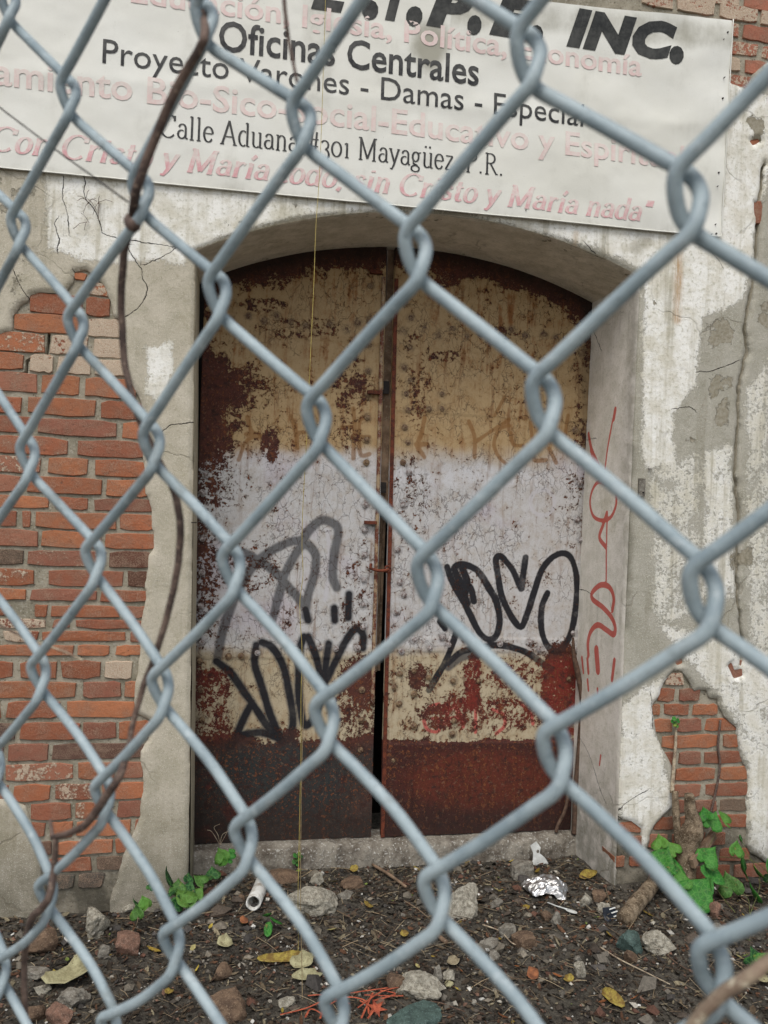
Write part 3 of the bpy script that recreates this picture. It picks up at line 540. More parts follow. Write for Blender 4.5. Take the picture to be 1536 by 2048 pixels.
lj = [(XL1 + (ARC[0][0] - XL1) * max(0, (z + .1) / (ARC[0][1] + .1)), z) for z in np.arange(-.1, ARC[0][1], .012)] + [ARC[0]]
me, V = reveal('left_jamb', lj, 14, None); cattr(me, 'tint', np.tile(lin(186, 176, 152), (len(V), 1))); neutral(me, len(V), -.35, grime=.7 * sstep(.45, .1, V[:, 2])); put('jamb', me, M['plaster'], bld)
arcd = [(ACX + AR * math.cos(a), ACZ + AR * math.sin(a)) for a in np.linspace(_a0, _a1, 170)]
me, V = reveal('soffit', arcd, 34, None)
pk = .12 * sstep(.1, .3, V[:, 1]) - .25; cattr(me, 'tint', np.tile(lin(236, 228, 214), (len(V), 1))); neutral(me, len(V), -.75, peel=-.30 + .1 * fbm(V[:, 0] * 3, V[:, 1] * 22, 4, 3), grime=.10); put('soffit', me, M['plaster'], bld)
rjx = ARC[-1]
rj = [rjx] + [(rjx[0] + (XR1 - rjx[0]) * min(1, (rjx[1] - z) / 1.3), z) for z in np.arange(rjx[1] - .008, -.1, -.008)]
me, V = reveal('right_jamb', rj, 52, None)
def WJ(lst): a = np.array(lst, float); p = WX(a[:, 0], a[:, 1], XR1); return p[:, [1, 2]]
YZ = V[:, [1, 2]]
REDS = [([(1229, 816), (1222, 850), (1214, 900), (1208, 955)], 3), ([(1229, 818), (1226, 838)], 5), ([(1176, 868), (1183, 900), (1196, 930), (1208, 956)], 5), ([(1178, 870), (1181, 905), (1187, 925)], 2.5), ([(1212, 968), (1195, 965), (1183, 985), (1180, 1010), (1188, 1033), (1205, 1041), (1222, 1034), (1232, 1010), (1232, 985)], 4), ([(1214, 1026), (1206, 1050), (1199, 1075), (1212, 1094)], 5), ([(1215, 1028), (1214, 1070), (1213, 1162)], 3),
  ([(1226, 1220), (1229, 1196), (1220, 1175), (1203, 1170), (1186, 1184), (1186, 1198), (1207, 1215), (1225, 1236), (1232, 1255), (1229, 1269), (1214, 1260), (1197, 1250), (1183, 1262), (1177, 1285), (1178, 1310)], 5.5), ([(1194, 1300), (1196, 1325), (1197, 1340)], 9), ([(1176, 1318), (1178, 1345)], 5), ([(1165, 1315), (1168, 1345)], 4), ([(1176, 1360), (1178, 1380)], 4), ([(1196, 1378), (1197, 1400)], 4), ([(1230, 1320), (1225, 1360)], 5), ([(1203, 1510), (1200, 1530)], 3)]
rd = np.full(len(V), 9.0)
for l, wd in REDS: rd = np.minimum(rd, dseg(YZ, WJ(smooth_line(l))) / .01 - wd / 4.0)
rd = np.clip(rd + .12, -1, 3) 
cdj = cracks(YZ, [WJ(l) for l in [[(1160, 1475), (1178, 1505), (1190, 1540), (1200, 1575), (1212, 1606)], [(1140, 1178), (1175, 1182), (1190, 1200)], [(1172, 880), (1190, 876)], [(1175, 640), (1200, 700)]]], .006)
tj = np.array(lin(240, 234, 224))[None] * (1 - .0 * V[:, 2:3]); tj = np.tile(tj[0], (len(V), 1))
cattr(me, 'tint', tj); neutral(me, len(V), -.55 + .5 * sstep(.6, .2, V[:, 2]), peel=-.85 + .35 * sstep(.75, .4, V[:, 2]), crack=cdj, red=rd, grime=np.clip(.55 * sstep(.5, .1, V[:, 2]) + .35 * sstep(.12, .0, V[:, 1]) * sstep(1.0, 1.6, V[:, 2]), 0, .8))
put('jamb', me, M['plaster'], bld)
# threshold
ZT = W(700, 1678, .42)[2]; ZTF = W(700, 1730, .36)[2]
n = 260; prof = [(.355, ZTF - .12), (.352, ZTF - .02), (.354, ZTF + .02), (.357, ZT - .035), (.362, ZT - .012), (.372, ZT - .001), (.40, ZT), (.44, ZT + .001), (.52, ZT + .001)]
XA, XB = XL1 - .01, XR1 + .01; V = []; 
for i, x in enumerate(np.linspace(XA, XB, n)):
    for k, (y, z) in enumerate(prof):
        nn = fbm(np.array([x * 34.0]), np.array([k * .9]), 5, 5)[0] * 1.3; n2 = fbm(np.array([x * 6.0]), np.array([k * .2]), 7, 3)[0]
        V.append((x, y + .028 * nn * (k < 7), z + (.02 * nn + .035 * n2) * (1 < k < 7) + .008 * (1 - (x - XA) / (XB - XA) * 1.2) * 0))
m = len(prof); F = [[i * m + k, (i + 1) * m + k, (i + 1) * m + k + 1, i * m + k + 1] for i in range(n - 1) for k in range(m - 1)]
put('doorstep', mesh('doorstep', np.array(V) - BL, F, True), M['step'], bld)['label'] = 'chipped concrete doorstep below the rusty doors'
# interior behind the gap
b = MB(); b.box((XA / 2 + XB / 2, 1.0, 1.4), (2.4, .04, 3.2)); put('interior_wall', b.me('interior_wall', org=BL), M['dark'], bld)  # near-black colour paints in the darkness of the void
gx0, gx1 = W(757, 1000, .46)[0], W(783, 1000, .46)[0]
b = MB(); z0, z1 = W(765, 1020, .5)[2], W(780, 495, .5)[2]; b.box((gx0 / 2 + gx1 / 2 + .012, .475, (z0 + z1) / 2), (.075, .02, z1 - z0)); put('cover_strip', b.me('cover_strip', org=BL), M['timber'], bld)
for k in range(4):
    b = MB(); z0, z1 = W(765, 1350, .5)[2], W(765, 1030, .5)[2]; b.box((gx0 + .001 + k * .0135, .53 + .002 * (k % 2), (z0 + z1) / 2), (.0115, .018, z1 - z0 - .01 * k)); put('lath', b.me('lath', org=BL), M['timber'], bld)

# ------------------------------------------------------------------ door leaves
DY = .425
ZB = ZT + .004
L0b, L1b, L1t = W(385, 1660, DY)[0] - .03, W(743, 1650, DY)[0], W(773, 520, DY)[0]
R0b, R0t = W(763, 1650, DY)[0], W(791, 520, DY)[0]
RIV_L = [(740 - (y - 570) * .02, y) for y in (572, 640, 690, 742, 790, 835, 880, 925, 1010, 1060, 1110, 1160, 1210, 1255, 1380, 1440, 1500)] + [(497, 632), (528, 642), (553, 632), (582, 645), (612, 652), (660, 648), (693, 658), (715, 646), (410, 950), (405, 985), (408, 1036), (405, 1078), (404, 1145), (402, 1212), (404, 1285), (400, 1322), (457, 1313), (482, 1312), (515, 1306), (590, 1300), (640, 1296), (672, 1298), (715, 1296), (402, 1380), (405, 1440), (432, 652), (460, 640)]
RIV_R = [(825, 578), (810, 606), (822, 636), (808, 662), (820, 695), (808, 735), (820, 760), (812, 788), (816, 820), (810, 855), (816, 885), (806, 925), (818, 945), (806, 1010), (812, 1050), (796, 1100), (800, 1165), (808, 1190), (792, 1225), (848, 656), (876, 670), (905, 658), (933, 672), (972, 662), (1004, 672), (1022, 660), (1050, 672), (1088, 668), (1112, 676), (884, 788), (884, 817), (858, 818), (830, 1280), (803, 1303), (860, 1297), (885, 1275), (898, 1290), (1000, 1288), (1060, 1285), (1078, 1300), (1146, 1266), (1150, 1300), (800, 1348), (828, 1342), (857, 1355), (906, 1362), (958, 1362), (1138, 1358), (828, 1388), (798, 1408), (828, 1452), (908, 1442), (788, 1375), (1160, 965), (1155, 1040), (1162, 1080), (1150, 860), (1163, 705), (786, 1520), (905, 1468)]
GBK = [[(490, 490), (530, 600), (640, 800), (720, 960), (790, 1020), (850, 990), (875, 880), (850, 740), (800, 650), (740, 550), (690, 500), (600, 470), (545, 500), (590, 600), (660, 640), (685, 740)], [(1065, 420), (1045, 560), (1032, 650), (980, 530), (930, 460), (880, 410), (848, 440), (865, 560), (890, 700), (960, 850), (1030, 930), (1070, 850), (1120, 700), (1180, 520), (1260, 420), (1350, 390), (1410, 450), (1440, 600), (1430, 800), (1400, 960), (1350, 1060), (1290, 1110), (1220, 1060), (1180, 940), (1185, 780), (1225, 680)],
  [(560, 960), (520, 1080), (470, 1200), (400, 1320), (360, 1390)], [(500, 1190), (600, 1110), (760, 1070), (900, 1065), (1060, 1110), (1180, 1190), (1250, 1240)], [(550, 520), (600, 640), (640, 760)], [(600, 500), (640, 600), (620, 700)], [(440, 890), (475, 940)]]
GBL = [[(230, 1180), (330, 1260), (430, 1400), (500, 1500), (600, 1650), (700, 1760)], [(520, 1060), (510, 1200), (560, 1360), (620, 1560), (690, 1720), (760, 1740), (790, 1600), (760, 1400), (720, 1220), (640, 1080), (560, 1040)], [(490, 1480), (420, 1620), (370, 1740), (330, 1800)], [(400, 1720), (560, 1700), (680, 1740)], [(870, 1000), (840, 1100), (830, 1300), (840, 1500), (880, 1650), (960, 1560), (1020, 1400)], [(900, 1000), (960, 1150), (1000, 1320), (1050, 1400)], [(1050, 1050), (1030, 1200), (1010, 1350)], [(1010, 1350), (1090, 1200), (1160, 1060), (1240, 950), (1300, 980), (1300, 1080)], [(880, 800), (900, 880)], [(1090, 790), (1095, 880)], [(1200, 690), (1195, 860)]]
GGL = [[(250, 400), (400, 380), (530, 440), (640, 510), (760, 640), (860, 760), (900, 870)], [(240, 1150), (270, 980), (330, 800), (400, 640), (500, 480), (620, 380), (760, 310), (860, 290), (900, 230), (990, 150), (1080, 170), (1120, 230), (1090, 400), (1080, 560), (1110, 640)], [(640, 870), (700, 650), (740, 520), (860, 330), (950, 390), (950, 520), (900, 700), (880, 850)]]
GDRK = [[(500, 490), (590, 480), (700, 520)], [(250, 400), (500, 430)]]
BRL = [[(340, 1640), (400, 1500), (520, 1470)], [(400, 1340), (430, 1440), (480, 1460), (390, 1460)], [(150, 1560), (230, 1400), (260, 1560), (300, 1400)], [(700, 1330), (740, 1440), (750, 1560)], [(900, 1300), (930, 1440), (960, 1560)], [(740, 1450), (940, 1440)], [(1140, 1280), (1150, 1400), (1140, 1630)], [(1060, 1410), (1150, 1410)], [(1250, 1340), (1190, 1360), (1180, 1450), (1190, 1600), (1250, 1600)], [(1180, 1480), (1250, 1480)]]
BRR = [[(310, 1340), (290, 1450), (260, 1540), (310, 1620)], [(250, 1530), (330, 1530)], [(620, 1370), (660, 1480), (660, 1620)], [(900, 1360), (760, 1450), (660, 1520)], [(870, 1200), (800, 1330)], [(900, 1400), (830, 1430), (795, 1530), (830, 1620), (900, 1680)], [(910, 1450), (930, 1530), (1000, 1540)], [(1050, 1380), (1070, 1560), (1080, 1640), (1160, 1640)], [(1180, 1560), (1230, 1660)], [(1310, 1330), (1290, 1500)]]
PNK = [[(430, 1490), (360, 1515), (322, 1600), (350, 1680), (430, 1690), (425, 1600), (380, 1600)], [(470, 1650), (500, 1560), (545, 1510), (600, 1600), (610, 1660)], [(480, 1600), (580, 1590)], [(700, 1540), (700, 1700)], [(820, 1530), (900, 1570), (912, 1650), (850, 1710)], [(1040, 1500), (1100, 1560), (1120, 1640)]]
def cv(lst, ox, oy, s): return [(ox + x / s, oy + y / s) for x, y in lst]
def leafmesh(name, x0, x1b, x1t, side):
    def fld(P):
        t = (P[:, 1] - ZB) / 2.4; e = .0025 * fbm(P[:, 1] * 9, P[:, 0] * 0, 4, 3)
        if side < 0: f = np.minimum(P[:, 0] - x0, (x1b + (x1t - x1b) * t) + e - P[:, 0])
        else: f = np.minimum(P[:, 0] - (x1b + (x1t - x1b) * t) - e, x0 - P[:, 0])
        f = np.minimum(f, P[:, 1] - ZB); return np.minimum(f, AR + .03 - np.hypot(P[:, 0] - ACX, P[:, 1] - ACZ))
    def dep(Q):
        y = DY + .004 * fbm(Q[:, 0] * 3, Q[:, 1] * 3, 1, 3) + .0012 * fbm(Q[:, 0] * 30, Q[:, 1] * 30, 2, 2)
        sz = W(560, 768, DY)[2] if side < 0 else W(960, 832, DY)[2]
        zk = W(900, 1484, DY)[2]
        y = y - .003 * (Q[:, 1] > sz + .002 * fbm(Q[:, 0] * 8, Q[:, 0] * 0, 4)) 
        s2 = W(560, 655, DY)[2]; y = y - .003 * (np.abs(Q[:, 1] - s2) < .045)
        if side > 0: y = y - .004 * (Q[:, 1] < zk) + .0 ; y = y - .003 * (np.abs(Q[:, 1] - W(900, 1290, DY)[2]) < .03) - .003 * (Q[:, 0] < x1b + .13)
        else: y = y - .003 * (Q[:, 0] > x1b - .075) - .003 * (np.abs(Q[:, 1] - W(560, 1303, DY)[2]) < .028) - .003 * ((np.abs(Q[:, 0] - W(668, 1100, DY)[0]) < .006) & (Q[:, 1] < sz))
        return y
    a, c = (x0, max(x1b, x1t)) if side < 0 else (min(x1b, x1t), x0)
    V, F = msquares(np.arange(a - .02, c + .03, .0062), np.arange(ZB - .012, 3.35, .0062), fld, DY + .03, dep)
    me = mesh(name, V - BL, F, True); px, py = PX(V); Q = V[:, [0, 2]]; P2 = np.c_[px, py]; nn = len(V)
    N1 = fbm(Q[:, 0] * 4, Q[:, 1] * 4, 5, 4); N2 = fbm(Q[:, 0] * 9, Q[:, 1] * 9, 6, 4)
    edge = py + 30 * N2
    och, wht, crm = np.array(lin(176, 150, 110)), np.array(lin(200, 199, 198)), np.array(lin(190, 176, 148))
    b1 = sstep(885, 945, edge + 26 * N1 + 14 * fbm(Q[:, 0] * 40, Q[:, 1] * 6, 8, 3)); b2 = sstep(1285, 1320, edge)
    top = och * (1 - b1[:, None]) + wht * b1[:, None]; top = top * (1 - b2[:, None]) + crm * b2[:, None]
    dk = sstep(640, 880, edge) * (1 - b1); top = top * (1 + .12 * dk[:, None]) 
    band = sstep(28, 8, np.abs(edge - (922 if side < 0 else 955))); top = top + (np.array(lin(214, 214, 216)) - top) * (band * .7)[:, None]
    lil = (sstep(.02, .2, N1) * b1 * (1 - b2))[:, None]; top = top + (np.array(lin(182, 168, 186)) - top) * lil * .35
    under = np.tile(lin(98, 56, 46), (nn, 1)); chip = np.full(nn, -.50) + .75 * N1 + .5 * N2
    arcd = AR - np.hypot(Q[:, 0] - ACX, Q[:, 1] - ACZ)
    chip += 1.35 * sstep(.13, .03, arcd + .10 * N1 + .14 * N2)
    spk = lambda cx, cy, rx, ry: sstep(1.25, .75, np.hypot((px - cx) / rx, (py - cy) / ry))
    if side < 0:
        chip += 0.62 * sstep(470, 400, px + 60 * N2) * sstep(1330, 1250, py) + 0.58 * sstep(60, 20, np.abs(py - 775 + 60 * N2)) * sstep(620, 480, px + 90 * N1) + 0.65 * spk(530, 610, 50, 16) + 0.50 * spk(600, 655, 80, 22) + 0.54 * spk(425, 820, 60, 110) + 0.47 * spk(700, 800, 35, 110) + 0.36 * spk(460, 975, 45, 50) + 0.65 * spk(540, 890, 18, 36) + 0.43 * spk(500, 1130, 60, 60) + 0.36 * spk(720, 1230, 40, 170)
        chip += .85 * sstep(1320, 1345, edge) * sstep(480, 440, px + 30 * N2) + .75 * sstep(1300, 1330, edge) * sstep(640, 700, px + 60 * N2) + 2.0 * sstep(1462, 1492, py + 50 * N2)
        under += (np.array(lin(124, 46, 38)) - under) * (sstep(1320, 1345, edge) * sstep(500, 430, px + 40 * N1) * sstep(1500, 1440, py))[:, None]
        under += (np.array(lin(62, 58, 54)) - under) * (sstep(1470, 1510, py + 60 * N2))[:, None]; under += (np.array(lin(50, 58, 58)) - under) * (.9 * spk(560, 1560, 130, 80))[:, None]; under += (np.array(lin(88, 66, 58)) - under) * (sstep(.0, .25, N1) * sstep(1480, 1520, py))[:, None]; under += (np.array(lin(104, 48, 42)) - under) * (sstep(.02, .2, N2) * sstep(1480, 1520, py) * sstep(560, 480, px))[:, None]
    else:
        chip += 0.72 * spk(895, 545, 40, 30) + 0.54 * spk(1000, 668, 45, 16) + 0.50 * spk(890, 712, 30, 12) + 0.32 * spk(835, 740, 26, 120) + 0.43 * spk(1165, 750, 22, 200) + 0.30 * spk(820, 1000, 40, 110) + 0.36 * spk(1140, 1030, 25, 80) + 0.25 * spk(1000, 1170, 120, 60)
        chip += 2.4 * sstep(1476, 1492, py + 16 * N2) + 0.68 * spk(1125, 1380, 40, 110) + 0.54 * spk(945, 1350, 16, 70) + 0.40 * spk(960, 1430, 130, 36) + 0.32 * spk(1050, 1310, 110, 30) + 0.43 * spk(835, 1350, 18, 30) + .3 * sstep(1310, 1350, py)
        redz = sstep(1300, 1330, edge) * sstep(1485, 1470, py) * sstep(840, 900, px + 60 * N2); under += (np.array(lin(136, 50, 40)) - under) * redz[:, None]
        under += (np.array(lin(74, 38, 34)) - under) * sstep(1476, 1492, py)[:, None]; under += (np.array(lin(112, 50, 34)) - under) * (.8 * spk(960, 1560, 150, 60) * sstep(1476, 1492, py))[:, None]
    top = top * 1.04; cattr(me, 'top', np.clip(top, 0, 1)); cattr(me, 'under', np.clip(under, 0, 1)); fattr(me, 'chip', np.clip(chip - .08, -2, 2))
    fattr(me, 'stain', np.clip((1 - b1) * (.35 + 1.2 * sstep(-.1, .15, N1)) * (.45 + .55 * sstep(820, 560, py)) + .25 * b2 + .10, 0, 1)); fattr(me, 'dirt_shade', np.clip(.13 + .85 * sstep(.10, .0, arcd + .03 * N2) + .55 * sstep(1560, 1670, py) + (.5 * sstep(412, 392, px) if side < 0 else .4 * sstep(1150, 1172, px)), 0, .9))  # overall dirt plus painted shade under the arch; darker jamb side and foot
    def strokes(lst, wpx):
        d = np.full(nn, 3.0)
        for l in lst:
            q = PW(smooth_line(l, 5), DY); mm = (Q[:, 0] > q[:, 0].min() - .06) & (Q[:, 0] < q[:, 0].max() + .06) & (Q[:, 1] > q[:, 1].min() - .06) & (Q[:, 1] < q[:, 1].max() + .06)
            if mm.any(): d[mm] = np.minimum(d[mm], (dseg(Q[mm], q) - wpx / 2 / 480) / .01)
        return np.clip(d, -3, 3)
    s = 3.657
    fattr(me, 'black', strokes([cv(l, 760, 1000, s) for l in GBK] if side > 0 else [cv(l, 370, 1000, s) for l in GBL], 14 if side > 0 else 13))
    fattr(me, 'grey', strokes([cv(l, 370, 1000, s) for l in GGL + GBL] if side < 0 else [cv([(500, 1220), (600, 1150), (720, 1130)], 760, 1000, s)], 18))
    fattr(me, 'brown', strokes([cv(l, 380, 450, 3.49) for l in BRL] if side < 0 else [cv(l, 760, 450, 3.49) for l in BRR], 8.5))
    fattr(me, 'pink', strokes([cv(l, 760, 1000, s) for l in PNK] if side > 0 else [[(420, 800), (422, 850)]], 7))
    ring = [(1085 + 24 * math.cos(a), 1005 + 26 * math.sin(a)) for a in np.linspace(0, 6.28, 14)]
    fattr(me, 'pale', strokes([ring] if side > 0 else [[(655, 1060), (660, 1130), (650, 1200)], [(430, 850), (425, 880)]], 9))
    rv = np.zeros(nn)
    for (x, y) in (RIV_R if side > 0 else RIV_L): rv = np.maximum(rv, sstep(13, 8, np.hypot(px - x, py - y)))
    fattr(me, 'rivrust', rv * .38)
    return me
def rivet_mesh(mat):
    V = []; F = []; n = 10; prof = [(.0135, 0), (.0125, -.0022), (.0095, -.0026), (.0088, -.0016), (.0078, -.0036), (.005, -.0058)]
    for r, y in prof:
        for k in range(n): a = 2 * math.pi * k / n; V.append((r * math.cos(a), y, r * math.sin(a)))
    V.append((0, -.0064, 0)); c = len(V) - 1
    for i in range(len(prof) - 1):
        for k in range(n): F.append([i * n + k, i * n + (k + 1) % n, (i + 1) * n + (k + 1) % n, (i + 1) * n + k])
    for k in range(n): F.append([(len(prof) - 1) * n + k, (len(prof) - 1) * n + (k + 1) % n, c])
    me = mesh('rivet', V, F, True); me.materials.append(mat); return me
rvA, rvB = rivet_mesh(M['rivet']), rivet_mesh(M['rivetpale'])
for side, x0, xb, xt, RV, lab in ((-1, L0b, L1b, L1t, RIV_L, 'left metal door leaf, ochre above white, with smeared grey and black graffiti'), (1, W(1180, 1500, DY)[0] + .05, R0b, R0t, RIV_R, 'right metal door leaf with crisp black graffiti over pale paint and a dark red bottom panel')):
    lf = put('door', leafmesh('door', x0, xb, xt, side), M['door'], bld); lf['label'] = lab
    for (x, y) in RV:
        p = W(x, y, DY - .004); s = random.uniform(.85, 1.12)
        o = put('rivet', rvB if 930 < y < 1310 else rvA, None, lf, (p - BL).tolist(), (random.uniform(-.1, .1), random.uniform(0, 6), random.uniform(-.1, .1))); o.scale = (s, s, s)
    if side < 0:
        b = MB(); q = [(xb + (xt - xb) * t - .012, DY - .012, ZB + 2.4 * t) for t in np.linspace(0, 1, 60)]
        q = [p for p in q if math.hypot(p[0] - ACX, p[2] - ACZ) < AR - .03]
        qq = np.array(q); qq[:, 0] += .003 * fbm(qq[:, 2] * 6, qq[:, 2] * 0, 3); V, F = tube(qq[14:], .0085, 8); b.add(V, F); put('lock_rod', b.me('lock_rod', True, BL), M['rustpale'], lf)
        for y in (545, 785, 1045):
            p = W(752 - (y - 545) * .022, y, DY - .012); b = MB(); b.box(p, (.052, .03, .014)); put('rod_bracket', b.me('rod_bracket', org=BL), M['rust'], lf)
        p = W(742, 1128, DY - .02); pts = smooth_line([p, p + [.0, -.012, -.018], p + [.03, -.02, -.026], p + [.062, -.018, -.024], p + [.074, -.012, -.02]]); V, F = tube(pts, .0065, 8); b = MB(); b.add(V, F); put('hasp', b.me('hasp', True, BL), M['rust'], lf)
        b = MB(); q = W(775, 1138, DY - .03); V, F = tube([q + [.012 * math.cos(a), -.002, .013 * math.sin(a)] for a in np.linspace(0, 6.283, 15)], .0048, 7); b.add(V, F); put('lock_ring', b.me('lock_ring', True, BL), M['rust'], lf)
        for y, h in ((775, 26), (975, 22)):
            p = W(772 - (y - 775) * .03, y, DY + .03); b = MB(); b.box(p, (.026, .012, h / 480)); put('latch_plate', b.me('latch_plate', org=BL), M['nail'], lf)
    else:
        b = MB(); q = np.array([(xb + (xt - xb) * t + .004, DY - .006, ZB + 2.4 * t) for t in np.linspace(0, 1, 60)]); q = q[np.hypot(q[:, 0] - ACX, q[:, 2] - ACZ) < AR - .01]
        for a_, b_ in zip(q[:-1], q[1:]): pass
        V = []; 
        for p in q: V += [p + [-.007, .0, 0], p + [.009, .0, 0], p + [.009, -.006, 0], p + [-.007, -.006, 0]]
        F = [[i * 4 + k, i * 4 + (k + 1) % 4, i * 4 + 4 + (k + 1) % 4, i * 4 + 4 + k] for i in range(len(q) - 1) for k in range(4)] + [[0, 1, 2, 3]]
        b.add(V, F); put('edge_strip', b.me('edge_strip', False, BL), M['rust'], lf)
# small grey box and nail on the plaster
b = MB(); p = W(1283, 975, -.022); b.box(p, (.026, .014, .072)); jb = thing('metal_bracket', 'small grey metal bracket fixed to the plaster right of the doorway', 'bracket', p.tolist())
me = b.me('plate', org=p); put('plate', me, M['rockgrey'], jb); b = MB(); b.box(p + [0.004, -.009, -.02], (.006, .006, .006)); put('screw', b.me('screw', org=p), M['nail'], jb)
for (x, y, lab) in ((1299, 938, 'short dark nail in the plaster just above the metal bracket'), (388, 1045, 'small dark nail sticking out at the left edge of the doorway')):
    p = W(x, y, -.02); V, F = tube([p + [-.009, -.004, 0], p + [.0, -.006, .0], p + [.009, -.003, 0]], .0022, 6); V2, F2 = tube([p + [0, .01, 0], p + [0, -.006, 0]], .002, 6); b = MB(); b.add(V, F); b.add(V2, F2)
    o = put('nail', b.me('nail', True, p), M['nail'], None, p.tolist()); tag(o, lab, 'nail')

# ================================================================== BANNER
BY = -.03
BR, TR = W(1441, 474, BY), W(1465, 40, BY); BLc = W(0, 335, BY); TLc = W(1000, -6, BY)
bot = lambda x: BR[2] + (BLc[2] - BR[2]) * (BR[0] - x) / (BR[0] - BLc[0]); topz = lambda x: TR[2] + (TLc[2] - TR[2]) * (TR[0] - x) / (TR[0] - TLc[0])
def ban_y(x, z):
    x = np.asarray(x, float); z = np.asarray(z, float)
    return BY - .0025 * np.sin((x * 1.0 - z * 2.2) * 11) * sstep(1.2, 2.0, x) - .006 * fbm(x * 7, z * 9, 23, 3) - .011 * fbm(x * 1.6 + z * .8, z * 3.2 + .1 * x, 21, 3) - .0022 * np.sin((x * .6 + z * 1.3) * 17) * sstep(0, 1.4, x) - .004 * np.exp(-((z - 2.98 - .05 * x) / .03) ** 2) * .6
nx, nz = 330, 90; x0, x1 = -1.35, TR[0]
u, v = np.meshgrid(np.linspace(0, 1, nx), np.linspace(0, 1, nz), indexing='ij')
xr = BR[0] + (TR[0] - BR[0]) * v; xx = x0 + (xr - x0) * u; zz = bot(xx) * (1 - v) + topz(xx) * v
zz = zz + .004 * fbm(xx * 3, xx * 0, 3) * (1 - v)
V = np.c_[xx.ravel(), ban_y(xx, zz).ravel(), zz.ravel()]
F = [[i * nz + j, (i + 1) * nz + j, (i + 1) * nz + j + 1, i * nz + j + 1] for i in range(nx - 1) for j in range(nz - 1)]
borg = np.array([.3, BY, BR[2]])
bn = thing('banner', 'long faded vinyl banner lettered in Spanish nailed across the wall above the doorway', 'banner', borg.tolist())
me = mesh('cloth', V - borg, F, True); px, py = PX(V)
dt = -.02 + .9 * sstep(60, 10, np.hypot((px - 860) / 1.0, (py - 90) / 1.4)) + .5 * sstep(45, 10, np.abs(py - (40 + (px - 1000) * .09) + 8)) * (px > 900) + .35 * sstep(50, 10, np.abs(px - 640)) * sstep(350, 100, py) + .25 * sstep(.04, 0, zz.ravel() - bot(xx).ravel())
fattr(me, 'dirt', dt); put('cloth', me, M['banner'], bn)
s = me
rim = np.array([(x, float(ban_y(x, bot(x))) - .001, float(bot(x))) for x in np.linspace(x0, BR[0], 120)] + [(BR[0] + (TR[0] - BR[0]) * t, float(ban_y(BR[0], 2.9)) - .001, BR[2] + (TR[2] - BR[2]) * t) for t in np.linspace(.02, 1, 30)])
b = MB(); b.add(*tube(rim, .0022, 6)); put('hem', b.me('hem', True, borg), M['banner'], bn)
for (x, y) in ((1456, 64), (1446, 196), (1438, 345), (1433, 467), (1424, 468), (1448, 78), (1450, 154), (1436, 372), (1432, 448), (1052, 420)):
    p = W(x, y, BY - .008); b = MB(); r = .0035 if x in (1456, 1446, 1438, 1433) else .002
    b.add(*tube([p + [0, .012, 0], p + [0, -.0012, 0]], r, 7)); put('nail', b.me('nail', False, borg), M['nail'], bn)
def chop(bm, step=.03):
    xsn = [v.co.x for v in bm.verts]; a, c = min(xsn), max(xsn)
    for x in np.arange(a + step, c, step): bmesh.ops.bisect_plane(bm, geom=bm.verts[:] + bm.edges[:] + bm.faces[:], plane_co=(x, 0, 0), plane_no=(1, 0, 0))
    zsn = [v.co.z for v in bm.verts]
    for z in np.arange(min(zsn) + step, max(zsn), step): bmesh.ops.bisect_plane(bm, geom=bm.verts[:] + bm.edges[:] + bm.faces[:], plane_co=(0, 0, z), plane_no=(0, 0, 1))
def lay_letters(V2, groups, mat, lift=.0018):
    x0 = V2[:, 0].min(); z0 = V2[:, 1].min(); top = None
    for F in groups:
        ids = sorted({i for f in F for i in f}); mp = {i: k for k, i in enumerate(ids)}
        bm = bmesh.new(); vs = [bm.verts.new((V2[i][0], 0, V2[i][1])) for i in ids]
        for f in F:
            try: bm.faces.new([vs[mp[i]] for i in f])
            except ValueError: pass
        chop(bm)
        for v in bm.verts: v.co.y = float(ban_y(v.co.x, v.co.z)) - lift
        bmesh.ops.recalc_face_normals(bm, faces=bm.faces[:])
        c = np.array([V2[ids, 0].mean(), BY, V2[ids, 1].mean()])
        for v in bm.verts: v.co -= Vector(c)
        me = bpy.data.meshes.new('letter'); bm.to_mesh(me); bm.free()
        if top is None:
            top = bpy.data.objects.new('lettering', None); COL.objects.link(top); top.parent = bn; top.empty_display_size = .02; top.location = (c - borg).tolist(); tc = c
        put('letter', me, mat, top, (c - tc).tolist())
    return top
def islands(V, F, merge=.5):
    par = list(range(len(V)))
    def fd(i):
        while par[i] != i: par[i] = par[par[i]]; i = par[i]
        return i
    for f in F:
        for k in f[1:]: par[fd(k)] = fd(f[0])
    g = {}
    for f in F: g.setdefault(fd(f[0]), []).append(f)
    L = []
    for fs in g.values():
        xs_ = [V[i][0] for f in fs for i in f]; L.append([min(xs_), max(xs_), fs])
    L.sort(key=lambda t: t[0]); out = []
    for a, b, fs in L:
        if out and min(out[-1][1], b) - max(out[-1][0], a) > merge * min(out[-1][1] - out[-1][0], b - a): out[-1][0] = min(out[-1][0], a); out[-1][1] = max(out[-1][1], b); out[-1][2] += fs
        else: out.append([a, b, list(fs)])
    return [o[2] for o in out]
